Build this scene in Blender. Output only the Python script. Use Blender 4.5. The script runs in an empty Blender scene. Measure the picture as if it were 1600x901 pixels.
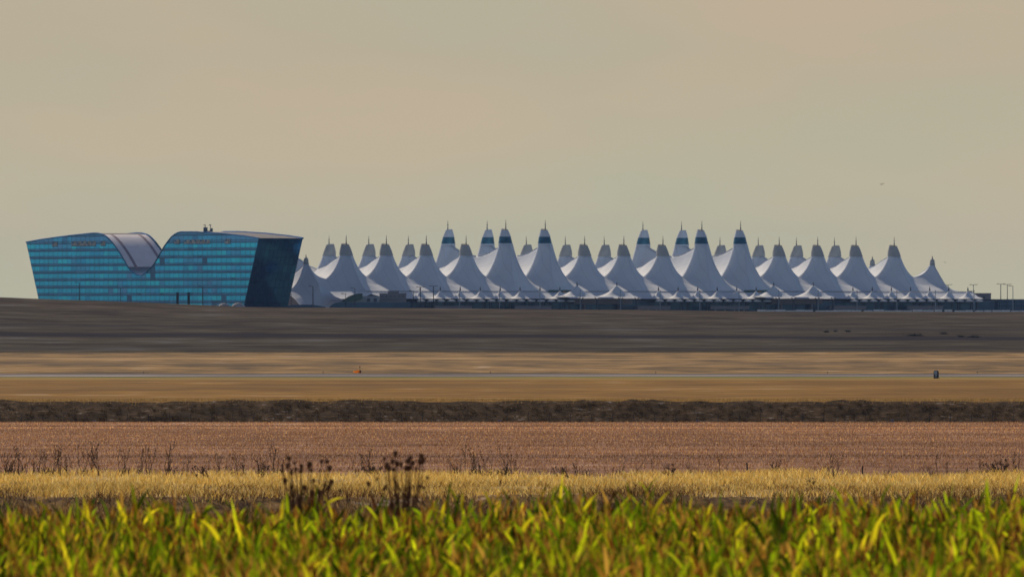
import bpy, bmesh, math, random
import numpy as np
from mathutils import Vector, noise
random.seed(7); rng = np.random.default_rng(11)
R = math.radians
sc = bpy.context.scene

# ------------------------------------------------------------------ camera
F = 19600.0            # focal length in pixels of a 1600 px wide frame
EYE = 7.0              # eye height; the horizon sits at y = 475 of 901
cam_d = bpy.data.cameras.new('camera'); cam = bpy.data.objects.new('camera', cam_d)
sc.collection.objects.link(cam); sc.camera = cam
cam.location = (0, 0, EYE); cam.rotation_euler = (R(90), 0, 0)
cam_d.sensor_width = 36; cam_d.lens = 36 * F / 1600; cam_d.shift_y = 24.5 / 1600
cam_d.clip_start = 1; cam_d.clip_end = 60000
cam_d.dof.use_dof = True; cam_d.dof.focus_distance = 950; cam_d.dof.aperture_fstop = 6.4

# ------------------------------------------------------------------ sky, sun, exposure
SUN_AZ, SUN_EL = R(-22), R(34)
w = bpy.data.worlds.new('World'); sc.world = w; w.use_nodes = True
nt = w.node_tree; N, L = nt.nodes, nt.links
bg = N['Background']; out = N['World Output']
sky = N.new('ShaderNodeTexSky'); sky.sky_type = 'NISHITA'; sky.sun_disc = False
sky.sun_elevation = SUN_EL; sky.sun_rotation = SUN_AZ
sky.air_density = 1.0; sky.dust_density = 0.25; sky.ozone_density = 3.0
L.new(sky.outputs[0], bg.inputs[0]); bg.inputs[1].default_value = 0.080
# the thin warm cloud veil low over the western horizon
veil = N.new('ShaderNodeBackground'); veil.inputs[1].default_value = 1.0
tc = N.new('ShaderNodeTexCoord'); sep = N.new('ShaderNodeSeparateXYZ'); L.new(tc.outputs['Generated'], sep.inputs[0])
ramp = N.new('ShaderNodeValToRGB'); mr = N.new('ShaderNodeMapRange')
mr.inputs['From Min'].default_value = 0.0; mr.inputs['From Max'].default_value = 0.05
L.new(sep.outputs[2], mr.inputs['Value']); L.new(mr.outputs[0], ramp.inputs[0])
cr = ramp.color_ramp
cr.elements[0].position = 0; cr.elements[0].color = (0.555, 0.518, 0.362, 1)
cr.elements[1].position = 1; cr.elements[1].color = (0.480, 0.415, 0.305, 1)
e = cr.elements.new(0.18); e.color = (0.530, 0.484, 0.345, 1)
e = cr.elements.new(0.40); e.color = (0.508, 0.442, 0.322, 1)
mp = N.new('ShaderNodeMapping'); mp.inputs['Scale'].default_value = (34, 34, 110)
L.new(tc.outputs['Generated'], mp.inputs[0])
nz = N.new('ShaderNodeTexNoise'); nz.inputs['Scale'].default_value = 1.0; nz.inputs['Detail'].default_value = 3.5
nz.inputs['Roughness'].default_value = 0.45
L.new(mp.outputs[0], nz.inputs['Vector'])
cl = N.new('ShaderNodeValToRGB'); L.new(nz.outputs[0], cl.inputs[0])
cl.color_ramp.elements[0].position = 0.34; cl.color_ramp.elements[0].color = (0.955, 1.0, 0.985, 1)
cl.color_ramp.elements[1].position = 0.68; cl.color_ramp.elements[1].color = (1.07, 0.995, 0.965, 1)
mul = N.new('ShaderNodeMix'); mul.data_type = 'RGBA'; mul.blend_type = 'MULTIPLY'; mul.inputs['Factor'].default_value = 1
L.new(ramp.outputs[0], mul.inputs['A']); L.new(cl.outputs[0], mul.inputs['B'])
L.new(mul.outputs['Result'], veil.inputs[0])
fe = N.new('ShaderNodeMapRange'); fe.inputs['From Min'].default_value = 0.055; fe.inputs['From Max'].default_value = 0.30
fe.inputs['To Min'].default_value = 1; fe.inputs['To Max'].default_value = 0; fe.interpolation_type = 'SMOOTHSTEP'
L.new(sep.outputs[2], fe.inputs['Value'])
fy = N.new('ShaderNodeMapRange'); fy.inputs['From Min'].default_value = 0.62; fy.inputs['From Max'].default_value = 0.93
fy.interpolation_type = 'SMOOTHSTEP'; L.new(sep.outputs[1], fy.inputs['Value'])
mm = N.new('ShaderNodeMath'); mm.operation = 'MULTIPLY'; L.new(fe.outputs[0], mm.inputs[0]); L.new(fy.outputs[0], mm.inputs[1])
ms = N.new('ShaderNodeMixShader'); L.new(mm.outputs[0], ms.inputs[0]); L.new(bg.outputs[0], ms.inputs[1]); L.new(veil.outputs[0], ms.inputs[2])
L.new(ms.outputs[0], out.inputs[0])

sd = bpy.data.lights.new('sun', 'SUN'); so = bpy.data.objects.new('sun', sd); sc.collection.objects.link(so)
sd.energy = 4.3; sd.angle = R(0.6); sd.color = (1.0, 0.81, 0.58)
sdir = Vector((math.sin(SUN_AZ) * math.cos(SUN_EL), math.cos(SUN_AZ) * math.cos(SUN_EL), math.sin(SUN_EL)))
so.rotation_euler = sdir.to_track_quat('Z', 'Y').to_euler()
so.location = sdir * 300
sc.view_settings.view_transform = 'Standard'; sc.view_settings.look = 'None'
sc.view_settings.exposure = 0.0; sc.view_settings.gamma = 1; sc.view_settings.use_curve_mapping = False
sc.cycles.max_bounces = 6; sc.cycles.transparent_max_bounces = 6

# ------------------------------------------------------------------ helpers
col = sc.collection
def tag(o, label=None, cat=None, group=None, kind=None):
    if label: o['label'] = label
    if cat: o['category'] = cat
    if group: o['group'] = group
    if kind: o['kind'] = kind
    return o
def link(name, me, parent=None, loc=None):
    o = bpy.data.objects.new(name, me); col.objects.link(o)
    if parent: o.parent = parent
    if loc: o.location = loc
    return o
def empty(name, loc, rz=0):
    o = bpy.data.objects.new(name, None); col.objects.link(o); o.location = loc; o.rotation_euler = (0, 0, rz)
    o.empty_display_size = 0.5
    return o
def bm_mesh(name, bm, mats, smooth=False):
    me = bpy.data.meshes.new(name); bmesh.ops.recalc_face_normals(bm, faces=bm.faces); bm.to_mesh(me); bm.free()
    for m in (mats if isinstance(mats, (list, tuple)) else [mats]): me.materials.append(m)
    if smooth: me.polygons.foreach_set('use_smooth', [True] * len(me.polygons))
    return me
def np_mesh(name, V, Fq, mats, smooth=False, cols=None, uv=None):
    me = bpy.data.meshes.new(name); V = np.asarray(V, np.float32); Fq = np.asarray(Fq, np.int32)
    k = Fq.shape[1]; me.vertices.add(len(V)); me.vertices.foreach_set('co', V.ravel())
    me.loops.add(Fq.size); me.loops.foreach_set('vertex_index', Fq.ravel())
    me.polygons.add(len(Fq)); me.polygons.foreach_set('loop_start', np.arange(0, Fq.size, k, dtype=np.int32))
    me.polygons.foreach_set('loop_total', np.full(len(Fq), k, np.int32))
    if smooth: me.polygons.foreach_set('use_smooth', np.ones(len(Fq), bool))
    for m in (mats if isinstance(mats, (list, tuple)) else [mats]): me.materials.append(m)
    if cols is not None:
        a = me.color_attributes.new('tint', 'FLOAT_COLOR', 'POINT'); a.data.foreach_set('color', np.asarray(cols, np.float32).ravel())
    me.update(calc_edges=True); me.validate()
    return me
def box(bm, c, s, rz=0, mi=0):
    vs = []
    ca, sa = math.cos(rz), math.sin(rz)
    for dz in (-1, 1):
        for dx, dy in ((-1, -1), (1, -1), (1, 1), (-1, 1)):
            x, y = dx * s[0] / 2, dy * s[1] / 2
            vs.append(bm.verts.new((c[0] + x * ca - y * sa, c[1] + x * sa + y * ca, c[2] + dz * s[2] / 2)))
    for f in ((3, 2, 1, 0), (4, 5, 6, 7), (0, 1, 5, 4), (1, 2, 6, 5), (2, 3, 7, 6), (3, 0, 4, 7)):
        bm.faces.new([vs[i] for i in f]).material_index = mi
def tube(bm, pts, r, n=6, mi=0, cap=True):
    pts = [Vector(p) for p in pts]; rs = r if isinstance(r, (list, tuple)) else [r] * len(pts)
    rings = []
    for i, p in enumerate(pts):
        d = (pts[min(i + 1, len(pts) - 1)] - pts[max(i - 1, 0)]).normalized()
        a = d.cross(Vector((0, 0, 1)) if abs(d.z) < .9 else Vector((1, 0, 0))).normalized(); b = d.cross(a)
        rings.append([bm.verts.new(p + (a * math.cos(t) + b * math.sin(t)) * rs[i]) for t in [2 * math.pi * k / n for k in range(n)]])
    for A, B in zip(rings, rings[1:]):
        for k in range(n): bm.faces.new((A[k], A[(k + 1) % n], B[(k + 1) % n], B[k])).material_index = mi
    if cap:
        bm.faces.new(rings[0]).material_index = mi; bm.faces.new(rings[-1][::-1]).material_index = mi
def blob(bm, c, r, sz=1.0, n=1):
    g = bmesh.ops.create_icosphere(bm, subdivisions=n, radius=r)
    for v in g['verts']: v.co = Vector((v.co.x * random.uniform(.85, 1.1), v.co.y, v.co.z * sz)) + Vector(c)
def at(px, py, Y):
    return Vector(((px - 800) / F * Y, Y, EYE + (475 - py) / F * Y))
def interp(x, xs, ys): return float(np.interp(x, xs, ys))

# ------------------------------------------------------------------ materials
def mat(name, color, rough=.8, metal=0, spec=.3, var=None, vscale=1.0, emis=None):
    m = bpy.data.materials.new(name); m.use_nodes = True; t = m.node_tree; p = t.nodes['Principled BSDF']
    p.inputs['Roughness'].default_value = rough; p.inputs['Metallic'].default_value = metal
    p.inputs['Specular IOR Level'].default_value = spec
    c2 = var if var else tuple(c * .82 for c in color)
    tc = t.nodes.new('ShaderNodeTexCoord'); n = t.nodes.new('ShaderNodeTexNoise'); n.inputs['Scale'].default_value = vscale
    n.inputs['Detail'].default_value = 5; t.links.new(tc.outputs['Object'], n.inputs['Vector'])
    r = t.nodes.new('ShaderNodeValToRGB'); r.color_ramp.elements[0].position = .35; r.color_ramp.elements[1].position = .65
    r.color_ramp.elements[0].color = (*c2, 1); r.color_ramp.elements[1].color = (*color, 1)
    t.links.new(n.outputs[0], r.inputs[0]); t.links.new(r.outputs[0], p.inputs['Base Color'])
    return m
def ground_mat(name, cols, s1, s2, contrast=.5, bands=None, fine=0.0, yscale=1.0, xscale=1.0):
    """field colours: large soft patches (s1) over small ones (s2); bands = extra patches at given depths"""
    m = bpy.data.materials.new(name); m.use_nodes = True; t = m.node_tree; p = t.nodes['Principled BSDF']
    p.inputs['Roughness'].default_value = .95; p.inputs['Specular IOR Level'].default_value = .05
    tc = t.nodes.new('ShaderNodeTexCoord'); mpn = t.nodes.new('ShaderNodeMapping'); mpn.inputs['Scale'].default_value = (xscale, yscale, 1)
    t.links.new(tc.outputs['Object'], mpn.inputs[0])
    def nzz(s, det, off=0):
        n = t.nodes.new('ShaderNodeTexNoise'); n.inputs['Scale'].default_value = s; n.inputs['Detail'].default_value = det
        n.inputs['Roughness'].default_value = .6; t.links.new(mpn.outputs[0], n.inputs['Vector']); return n
    a, b = nzz(s1, 4), nzz(s2, 3)
    mx = t.nodes.new('ShaderNodeMix'); mx.data_type = 'FLOAT'; mx.inputs[0].default_value = contrast
    t.links.new(a.outputs[0], mx.inputs[2]); t.links.new(b.outputs[0], mx.inputs[3])
    r = t.nodes.new('ShaderNodeValToRGB'); els = r.color_ramp.elements
    k = len(cols)
    for i, c in enumerate(cols):
        pos = .41 + .18 * i / (k - 1)
        e = els[0] if i == 0 else (els[1] if i == k - 1 else els.new(pos))
        e.position = pos; e.color = (*c, 1)
    t.links.new(mx.outputs[0], r.inputs[0]); cur = r.outputs[0]
    sp = t.nodes.new('ShaderNodeSeparateXYZ'); t.links.new(tc.outputs['Object'], sp.inputs[0])
    for (y0, y1, soft, wob, c, amt) in (bands or []):
        n = nzz(.004, 5)
        w1 = t.nodes.new('ShaderNodeMath'); w1.operation = 'MULTIPLY_ADD'; w1.inputs[1].default_value = wob * 2; 
        t.links.new(n.outputs[0], w1.inputs[0]); t.links.new(sp.outputs[1], w1.inputs[2])
        def edge(y, up):
            e = t.nodes.new('ShaderNodeMapRange'); e.interpolation_type = 'SMOOTHSTEP'
            e.inputs['From Min'].default_value = y + wob - soft; e.inputs['From Max'].default_value = y + wob + soft
            e.inputs['To Min'].default_value = 0 if up else 1; e.inputs['To Max'].default_value = 1 if up else 0
            t.links.new(w1.outputs[0], e.inputs['Value']); return e
        ea, eb = edge(y0, True), edge(y1, False)
        q = t.nodes.new('ShaderNodeMath'); q.operation = 'MULTIPLY'; t.links.new(ea.outputs[0], q.inputs[0]); t.links.new(eb.outputs[0], q.inputs[1])
        q2 = t.nodes.new('ShaderNodeMath'); q2.operation = 'MULTIPLY'; q2.inputs[1].default_value = amt; t.links.new(q.outputs[0], q2.inputs[0])
        mc = t.nodes.new('ShaderNodeMix'); mc.data_type = 'RGBA'; t.links.new(q2.outputs[0], mc.inputs[0])
        t.links.new(cur, mc.inputs[6]); mc.inputs[7].default_value = (*c, 1); cur = mc.outputs[2]
    t.links.new(cur, p.inputs['Base Color'])
    return m
def leaf_mat(name, trans=.5, rough=.6):
    m = bpy.data.materials.new(name); m.use_nodes = True; t = m.node_tree; p = t.nodes['Principled BSDF']
    p.inputs['Roughness'].default_value = rough; p.inputs['Specular IOR Level'].default_value = .03
    at_ = t.nodes.new('ShaderNodeAttribute'); at_.attribute_name = 'tint'
    t.links.new(at_.outputs['Color'], p.inputs['Base Color'])
    tr = t.nodes.new('ShaderNodeBsdfTranslucent'); t.links.new(at_.outputs['Color'], tr.inputs[0])
    mx = t.nodes.new('ShaderNodeMixShader'); mx.inputs[0].default_value = trans
    t.links.new(p.outputs[0], mx.inputs[1]); t.links.new(tr.outputs[0], mx.inputs[2])
    t.links.new(mx.outputs[0], t.nodes['Material Output'].inputs[0])
    return m
M = {}
M['fabric'] = mat('fabric', (.61, .67, .77), .8, 0, .15, (.57, .63, .73), .15)
t = M['fabric'].node_tree; p = t.nodes['Principled BSDF']; src = p.inputs['Base Color'].links[0].from_socket
tc = t.nodes.new('ShaderNodeTexCoord'); sx = t.nodes.new('ShaderNodeSeparateXYZ'); t.links.new(tc.outputs['Object'], sx.inputs[0])
fr = t.nodes.new('ShaderNodeMath'); fr.operation = 'PINGPONG'; fr.inputs[1].default_value = 1.525; t.links.new(sx.outputs[0], fr.inputs[0])
lt = t.nodes.new('ShaderNodeMath'); lt.operation = 'LESS_THAN'; lt.inputs[1].default_value = .10; t.links.new(fr.outputs[0], lt.inputs[0])
am = t.nodes.new('ShaderNodeMath'); am.operation = 'MULTIPLY'; am.inputs[1].default_value = .22; t.links.new(lt.outputs[0], am.inputs[0])
mx = t.nodes.new('ShaderNodeMix'); mx.data_type = 'RGBA'; t.links.new(am.outputs[0], mx.inputs[0]); t.links.new(src, mx.inputs[6]); mx.inputs[7].default_value = (.25, .27, .32, 1)
t.links.new(mx.outputs[2], p.inputs['Base Color'])
M['fabric_cap'] = mat('fabric_cap', (.42, .43, .43), .7, 0, .2, (.38, .39, .39), .6)
M['cap_dark'] = mat('cap_dark', (.05, .05, .06), .8)
M['mast'] = mat('mast', (.10, .11, .13), .5, .3)
M['band_glass'] = mat('band_glass', (.04, .15, .20), .15, .4, .6, (.02, .08, .12), .5)
M['canopy'] = mat('canopy', (.60, .66, .76), .75, 0, .2, (.56, .62, .72), .4)
M['cyan'] = [mat('glass_tint', c, .16, .95, .5, tuple(x * .8 for x in c), .12) for c in
             ((.008, .40, .80), (.01, .46, .82), (.008, .32, .72), (.03, .30, .68), (.05, .25, .60), (.008, .54, .84))]
M['spandrel'] = mat('spandrel', (.03, .22, .50), .25, .85, .5, (.02, .17, .42), .2)
M['blind'] = mat('blind', (.008, .09, .22), .3, .6, .4, (.012, .13, .30), .3)
M['mullion'] = mat('mullion', (.015, .075, .16), .4, .3)
M['navy'] = [mat('end_glass', c, .12, .8, .6, tuple(x * .8 for x in c), .1) for c in
             ((.012, .15, .38), (.02, .22, .48), (.008, .10, .30))]  # the end wall's darker sky reflection is put into the glass colour
M['navy_line'] = mat('end_frame', (.008, .03, .07), .4, .2)
M['roof_white'] = mat('roof_membrane', (.80, .78, .86), .7, 0, .2, (.72, .70, .78), .3)
M['roof_grey'] = mat('roof_grey', (.16, .16, .19), .8, 0, .2, (.08, .08, .10), .5)
M['roof_glass'] = mat('roof_glass', (.14, .20, .26), .3, .3, .5, (.10, .16, .22), .4)
M['stripe'] = mat('roof_stripe', (.32, .26, .32), .8)
M['louvre'] = mat('louvre', (.60, .62, .58), .8, 0, .2, (.2, .21, .2), 1)
M['glass_dark'] = mat('dark_glazing', (.012, .06, .13), .2, .4, .5, (.007, .035, .09), .15)
M['frame_blue'] = mat('blue_grey_frame', (.10, .14, .19), .6)
M['beige'] = mat('beige_concrete', (.26, .23, .25), .85, 0, .2, (.22, .2, .22), .4)
M['light_grey'] = mat('light_grey_panel', (.40, .42, .46), .8, 0, .2, (.34, .36, .41), .3)
M['green_glass'] = mat('green_glass', (.01, .07, .07), .2, .3, .5, (.008, .04, .05), .4)
M['column'] = mat('column_grey', (.10, .11, .14), .8)
M['pole_white'] = mat('pole_pale', (.30, .34, .40), .6)
M['pole_dark'] = mat('pole_dark', (.03, .035, .045), .6)
M['orange'] = leaf_mat('orange_cloth', .6)
M['red'] = mat('dark_red', (.16, .01, .01), .7)
M['orange_spot'] = mat('ochre_panel', (.35, .18, .06), .8)
M['sign_blue'] = mat('pale_blue_panel', (.22, .32, .40), .5)
M['white'] = mat('white_paint', (.75, .76, .78), .6)
M['black'] = mat('black_paint', (.008, .01, .018), .5)
M['weed'] = mat('dead_stalk', (.05, .03, .018), .9, 0, .1, (.10, .06, .035), 3)
M['head'] = mat('seed_head', (.19, .075, .03), .95, 0, .05, (.11, .045, .02), 6)
M['wood'] = mat('weathered_wood', (.06, .045, .035), .9, 0, .1, (.09, .07, .055), 8)
M['leaf'] = leaf_mat('leaf', .58, .85)
M['straw'] = leaf_mat('straw', .35, .8)

M['g_near'] = ground_mat('soil', [(.045, .018, .005), (.085, .038, .011), (.15, .078, .025)], .3, 2, .5)
M['g_ditch'] = ground_mat('ditch_ground', [(.045, .018, .005), (.12, .058, .018), (.28, .16, .05)], .25, 1.6, .55)
M['g_strip'] = ground_mat('straw_ground', [(.30, .19, .07), (.44, .29, .10), (.54, .38, .14)], .15, 1.2, .5)
M['g_stub'] = ground_mat('stubble_ground', [(.14, .062, .038), (.21, .10, .06), (.30, .155, .09)], .02, .22, .55, yscale=.35)
M['g_bank'] = ground_mat('bank_ground', [(.020, .008, .003), (.05, .023, .008), (.085, .044, .015)], .5, 2.6, .65, xscale=.6)
M['g_ochre'] = ground_mat('ochre_grass', [(.115, .050, .002), (.175, .078, .004), (.25, .125, .012)], .006, .04, .5, xscale=3.0,
    bands=[(1700, 1800, 20, 20, (.30, .20, .05), .6), (1350, 1420, 30, 60, (.22, .12, .03), .5)])
M['g_green'] = ground_mat('verge_grass', [(.11, .13, .02), (.17, .16, .03), (.24, .18, .04)], .02, .1, .5)
M['g_edge'] = ground_mat('runway_edge', [(.02, .02, .025), (.03, .03, .035), (.05, .05, .05)], .03, .2, .5)
M['g_run'] = ground_mat('runway_concrete', [(.085, .07, .075), (.135, .11, .11), (.28, .245, .24)], .012, .06, .3)
M['g_tan'] = ground_mat('tan_grass', [(.085, .052, .022), (.18, .105, .036), (.31, .185, .065)], .012, .05, .55, xscale=2.5,
    bands=[(2210, 2245, 12, 45, (.40, .255, .11), .6), (2110, 2135, 10, 40, (.13, .085, .05), .5)])
M['g_hill'] = ground_mat('hill_grass', [(.17, .097, .042), (.25, .150, .066), (.36, .23, .105)], .005, .02, .5, xscale=3.0,
    bands=[(2790, 2930, 30, 90, (.085, .045, .04), .85), (2440, 2500, 30, 80, (.15, .10, .06), .5), (3150, 3260, 60, 140, (.15, .10, .07), .5)])
M['g_far'] = ground_mat('far_ground', [(.12, .09, .07), (.16, .12, .09), (.2, .15, .11)], .01, .05, .5)

# ------------------------------------------------------------------ terrain
PY = [-400, 0, 50, 105, 120, 212, 260, 345, 400, 459.0, 461.5, 512, 524, 1000, 1005, 1750, 1850, 1960, 2400]
PZ = [5.4, 5.4, 3.8, 1.8, 1.68, 1.68, .4, -.45, -.7, -.75, -.05, .02, -.02, -2.4, -.75, -3.45, -3.67, -3.85, -1.94]
CPX = [-800, 0, 60, 240, 380, 475, 800, 1000, 1200, 1600]
CPY = [461, 464, 466.5, 473, 479, 480, 482, 484, 487, 487]
def crest(x):
    px = 800 + x / 4200 * F
    return EYE + (475 - interp(px, CPX, CPY)) * 4200 / F
def ground_z(x, y):
    if 453 < y < 470: y = y + 2.6 * noise.noise((x * .11, 0, 3)) + 1.2 * noise.noise((x * .6, 0, 8))
    if y <= 2400: z = interp(y, PY, PZ)
    elif y <= 4200:
        t = (y - 2400) / 1800; c = crest(x)
        z = -1.94 + (c + 1.94) * t
        z -= .45 * math.sin(math.pi * t)
    elif y <= 4450:
        t = (y - 4200) / 250; t = t * t * (3 - 2 * t); z = crest(x) * (1 - t) + 3.2 * t
    else: z = 3.2
    if 1000 < y < 1006: z += .22 * noise.noise((x * .35, y * .3, 2)) + .12 * noise.noise((x * 1.3, y, 5))
    if 455 < y < 530: z += .10 * noise.noise((x * .25, y * .12, 0)) + .06 * noise.noise((x * .9, y * .4, 3))
    if 1006 <= y < 1840 or 1970 < y < 2400: z += .10 * noise.noise((x * .02, y * .01, 1))
    if 2400 < y < 4300: z += .28 * noise.noise((x * .006, y * .004, 7)) + .10 * noise.noise((x * .03, y * .02, 9))
    return z
xs = np.unique(np.concatenate([np.arange(-60, 60.1, .8), np.arange(-300, 300.1, 5), np.linspace(-9000, 9000, 61)]))
def strip(name, ys, m, smooth=True):
    V = [(x, y, ground_z(x, y)) for y in ys for x in xs]; n = len(xs)
    Fq = [(j * n + i, j * n + i + 1, (j + 1) * n + i + 1, (j + 1) * n + i) for j in range(len(ys) - 1) for i in range(n - 1)]
    return tag(link(name, np_mesh(name, V, Fq, m, smooth)), kind='structure')
strip('corn_ground', [-400, -200, 0, 50, 80, 105, 120, 150, 180, 212, 225, 240, 260, 300, 345, 372, 400, 430, 450, 455.0], M['g_near'])
strip('ditch_bank', [455.0, 456.5, 457.5, 458.5, 459.5, 460.5, 461.5, 462.5], M['g_ditch'])
strip('grass_strip', [462.5, 463.5, 464.5, 466] + list(np.linspace(468, 512, 22)), M['g_strip'])
strip('stubble_field', list(np.linspace(512, 1000, 30)), M['g_stub'])
strip('embankment', [1000, 1000.7, 1001.4, 1002.1, 1002.8, 1003.5, 1004.2, 1005], M['g_bank'])
strip('grass_field', list(np.linspace(1005, 1790, 40)), M['g_ochre'])
strip('verge', [1790, 1815, 1838], M['g_green'])
strip('runway_shoulder', [1838, 1848, 1858], M['g_edge'])
strip('runway', [1858, 1900, 1940], M['g_run'])
strip('far_shoulder', [1940, 1960], M['g_edge'])
strip('pasture', list(np.linspace(1960, 2400, 24)), M['g_tan'])
strip('hill', list(np.linspace(2400, 4200, 70)) + [4215, 4235, 4260, 4300, 4350, 4450], M['g_hill'])
strip('plain', [4450, 4700, 5200, 6000, 8000, 10000, 12500], M['g_far'])

# ------------------------------------------------------------------ thin blue haze over the plain
bm = bmesh.new(); box(bm, (0, 6200, 30), (18400, 14000, 100))
hm = bpy.data.materials.new('haze'); hm.use_nodes = True; ht = hm.node_tree; ht.nodes.remove(ht.nodes['Principled BSDF'])
pv = ht.nodes.new('ShaderNodeVolumePrincipled'); pv.inputs['Color'].default_value = (.36, .56, .95, 1); pv.inputs['Density'].default_value = .000019
pv.inputs['Anisotropy'].default_value = 0.0
ht.links.new(pv.outputs[0], ht.nodes['Material Output'].inputs['Volume'])
tag(link('haze', bm_mesh('haze', bm, hm)), kind='stuff')

# ------------------------------------------------------------------ cloud that shades the hill, high out of frame
def cloud_mat():      # thin enough to let a little sun through
    m = mat('cloud', (.8, .8, .82), 1, 0, 0); t = m.node_tree; tr = t.nodes.new('ShaderNodeBsdfTransparent'); mx = t.nodes.new('ShaderNodeMixShader'); mx.inputs[0].default_value = .36
    t.links.new(t.nodes['Principled BSDF'].outputs[0], mx.inputs[1]); t.links.new(tr.outputs[0], mx.inputs[2]); t.links.new(mx.outputs[0], t.nodes['Material Output'].inputs[0]); return m
def cloud(cx, cy, cz, rx, ry, th, seed):
    n1, n2 = 1200, 12; V = []; 
    for i in range(n1):
        a = 2 * math.pi * i / n1
        k = 1 + .025 * noise.noise((math.cos(a) * 2, math.sin(a) * 2, seed)) + .012 * noise.noise((math.cos(a) * 9, math.sin(a) * 9, seed))
        for j in range(n2):
            b = -math.pi / 2 + math.pi * (j + .5) / n2
            cb = math.copysign(abs(math.cos(b)) ** .35, 1)
            V.append((cx + rx * k * cb * math.copysign(abs(math.cos(a)) ** .5, math.cos(a)), cy + ry * k * cb * math.copysign(abs(math.sin(a)) ** .5, math.sin(a)) + 16 * noise.noise((math.cos(a) * 42, 0, seed)) + 8 * noise.noise((math.cos(a) * 130, 0, seed)), cz + th * math.sin(b)))
    Fq = [(i * n2 + j, ((i + 1) % n1) * n2 + j, ((i + 1) % n1) * n2 + j + 1, i * n2 + j + 1) for i in range(n1) for j in range(n2 - 1)]
    c0 = len(V); V += [(cx, cy, cz - th), (cx, cy, cz + th)]
    for i in range(0, n1, 2):
        Fq.append((c0, ((i + 2) % n1) * n2, ((i + 1) % n1) * n2, i * n2)); Fq.append((c0 + 1, i * n2 + n2 - 1, ((i + 1) % n1) * n2 + n2 - 1, ((i + 2) % n1) * n2 + n2 - 1))
    return tag(link('cloud', np_mesh('cloud', V, Fq, cloud_mat(), True)), kind='structure')
CH = 1200; off = CH / math.tan(SUN_EL); ox, oy = off * math.sin(SUN_AZ), off * math.cos(SUN_AZ)
CLOUD_Y0, CLOUD_Y1 = 2375, 4330
cloud(ox, oy + (CLOUD_Y0 + CLOUD_Y1) / 2, CH, 1500, (CLOUD_Y1 - CLOUD_Y0) / 2, 60, 3)

# ------------------------------------------------------------------ terminal: two rows of fabric peaks
AL = R(31); UX, UY = math.cos(AL), math.sin(AL)      # along the rows
NX, NY = -UY, UX                                      # across the hall, away from the camera
P1 = (-65.2, 4935.0); BAY = 18.3; GZ = 3.2
def T(s, w_, z): # s counted in metres from the second mast
    return Vector((P1[0] + UX * s + NX * w_, P1[1] + UY * s + NY * w_, z))
def s_of(px, w_):
    k = (px - 800) / F; return (k * (P1[1] + NY * w_) - P1[0] - NX * w_) / (UX - k * UY)
def z_of(py, p): return EYE + (475 - py) / F * p.y
TALL = {5, 6, 10, 11}
ORD = ['first', 'second', 'third', 'fourth', 'fifth', 'sixth', 'seventh', 'eighth', 'ninth', 'tenth', 'eleventh', 'twelfth',
       'thirteenth', 'fourteenth', 'fifteenth', 'sixteenth', 'seventeenth', 'eighteenth', 'nineteenth', 'twentieth',
       'twenty-first', 'twenty-second', 'twenty-third', 'twenty-fourth', 'twenty-fifth', 'twenty-sixth', 'twenty-seventh', 'twenty-eighth', 'twenty-ninth', 'thirtieth']
def peak_h(ds, w_, kind):
    a = abs(ds)
    Vv = interp(w_, [-15.3, -7, 0, 22.5], [12, 14.6, 18, 17]); k = 4.5; r0 = 2.4; plate = 0
    if kind in ('low', 'second'): Rr = interp(w_, [-15.3, -12.5, -9.9, -5.9, -2.4, 2.4, 5, 10, 15, 22.5], [12, 14.0, 16.7, 21.4, 26.8, 26.8, 25.9, 24.3, 22.3, 20.8])
    elif kind == 'tall':
        Rr = interp(w_, [-15.3, -12.5, -9.9, -5.9, -2.8, 2.8, 6, 12, 17, 22.5], [12, 14.8, 18.1, 24.3, 30.8, 30.8, 29.4, 27.6, 26.6, 26.2])
        k = 5.4; r0 = 2.8; plate = 5.0 * max(0, (-w_ - 3) / 12.3)
    else:
        k = 3.2; r0 = 1.0
        edge = 12.0
        if kind == 'first': edge = 5.2
        Rr = interp(w_, [-15.3, -12.5, -9.9, -5.9, -1, 1, 5, 11, 15, 22.5], [edge, edge + 1.6 if kind == 'last' else edge + 3.0, 14.6, 18.2, 23, 23, 20.8, 18.4, 17.4, 16.8])
        if kind == 'last' and ds > 0: Vv = interp(w_, [-15.3, 0, 22.5], [12, 12.2, 12.2])
        if kind == 'first' and ds <= 0: Vv = interp(w_, [-15.3, -7, 0, 22.5], [4.2, 9, 12, 13])
    if (kind == 'first' and ds > 0) or (kind == 'second' and ds < 0): Vv = interp(w_, [-15.3, -12, -7, 0, 22.5], [4.3, 7, 11.5, 17, 17])
    pl = math.sqrt(max(0, r0 * r0 - w_ * w_))
    S = lambda q: math.exp(-max(0, q - max(pl, plate)) / k)
    e9 = math.exp(-(9.15 - max(pl, plate)) / k); g = (S(a) - e9) / (1 - e9)
    if plate: g = max(0, g)
    # cones stay round close to the mast; further down only the ridge cable stands out
    return Vv + (Rr - Vv) * g
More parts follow.
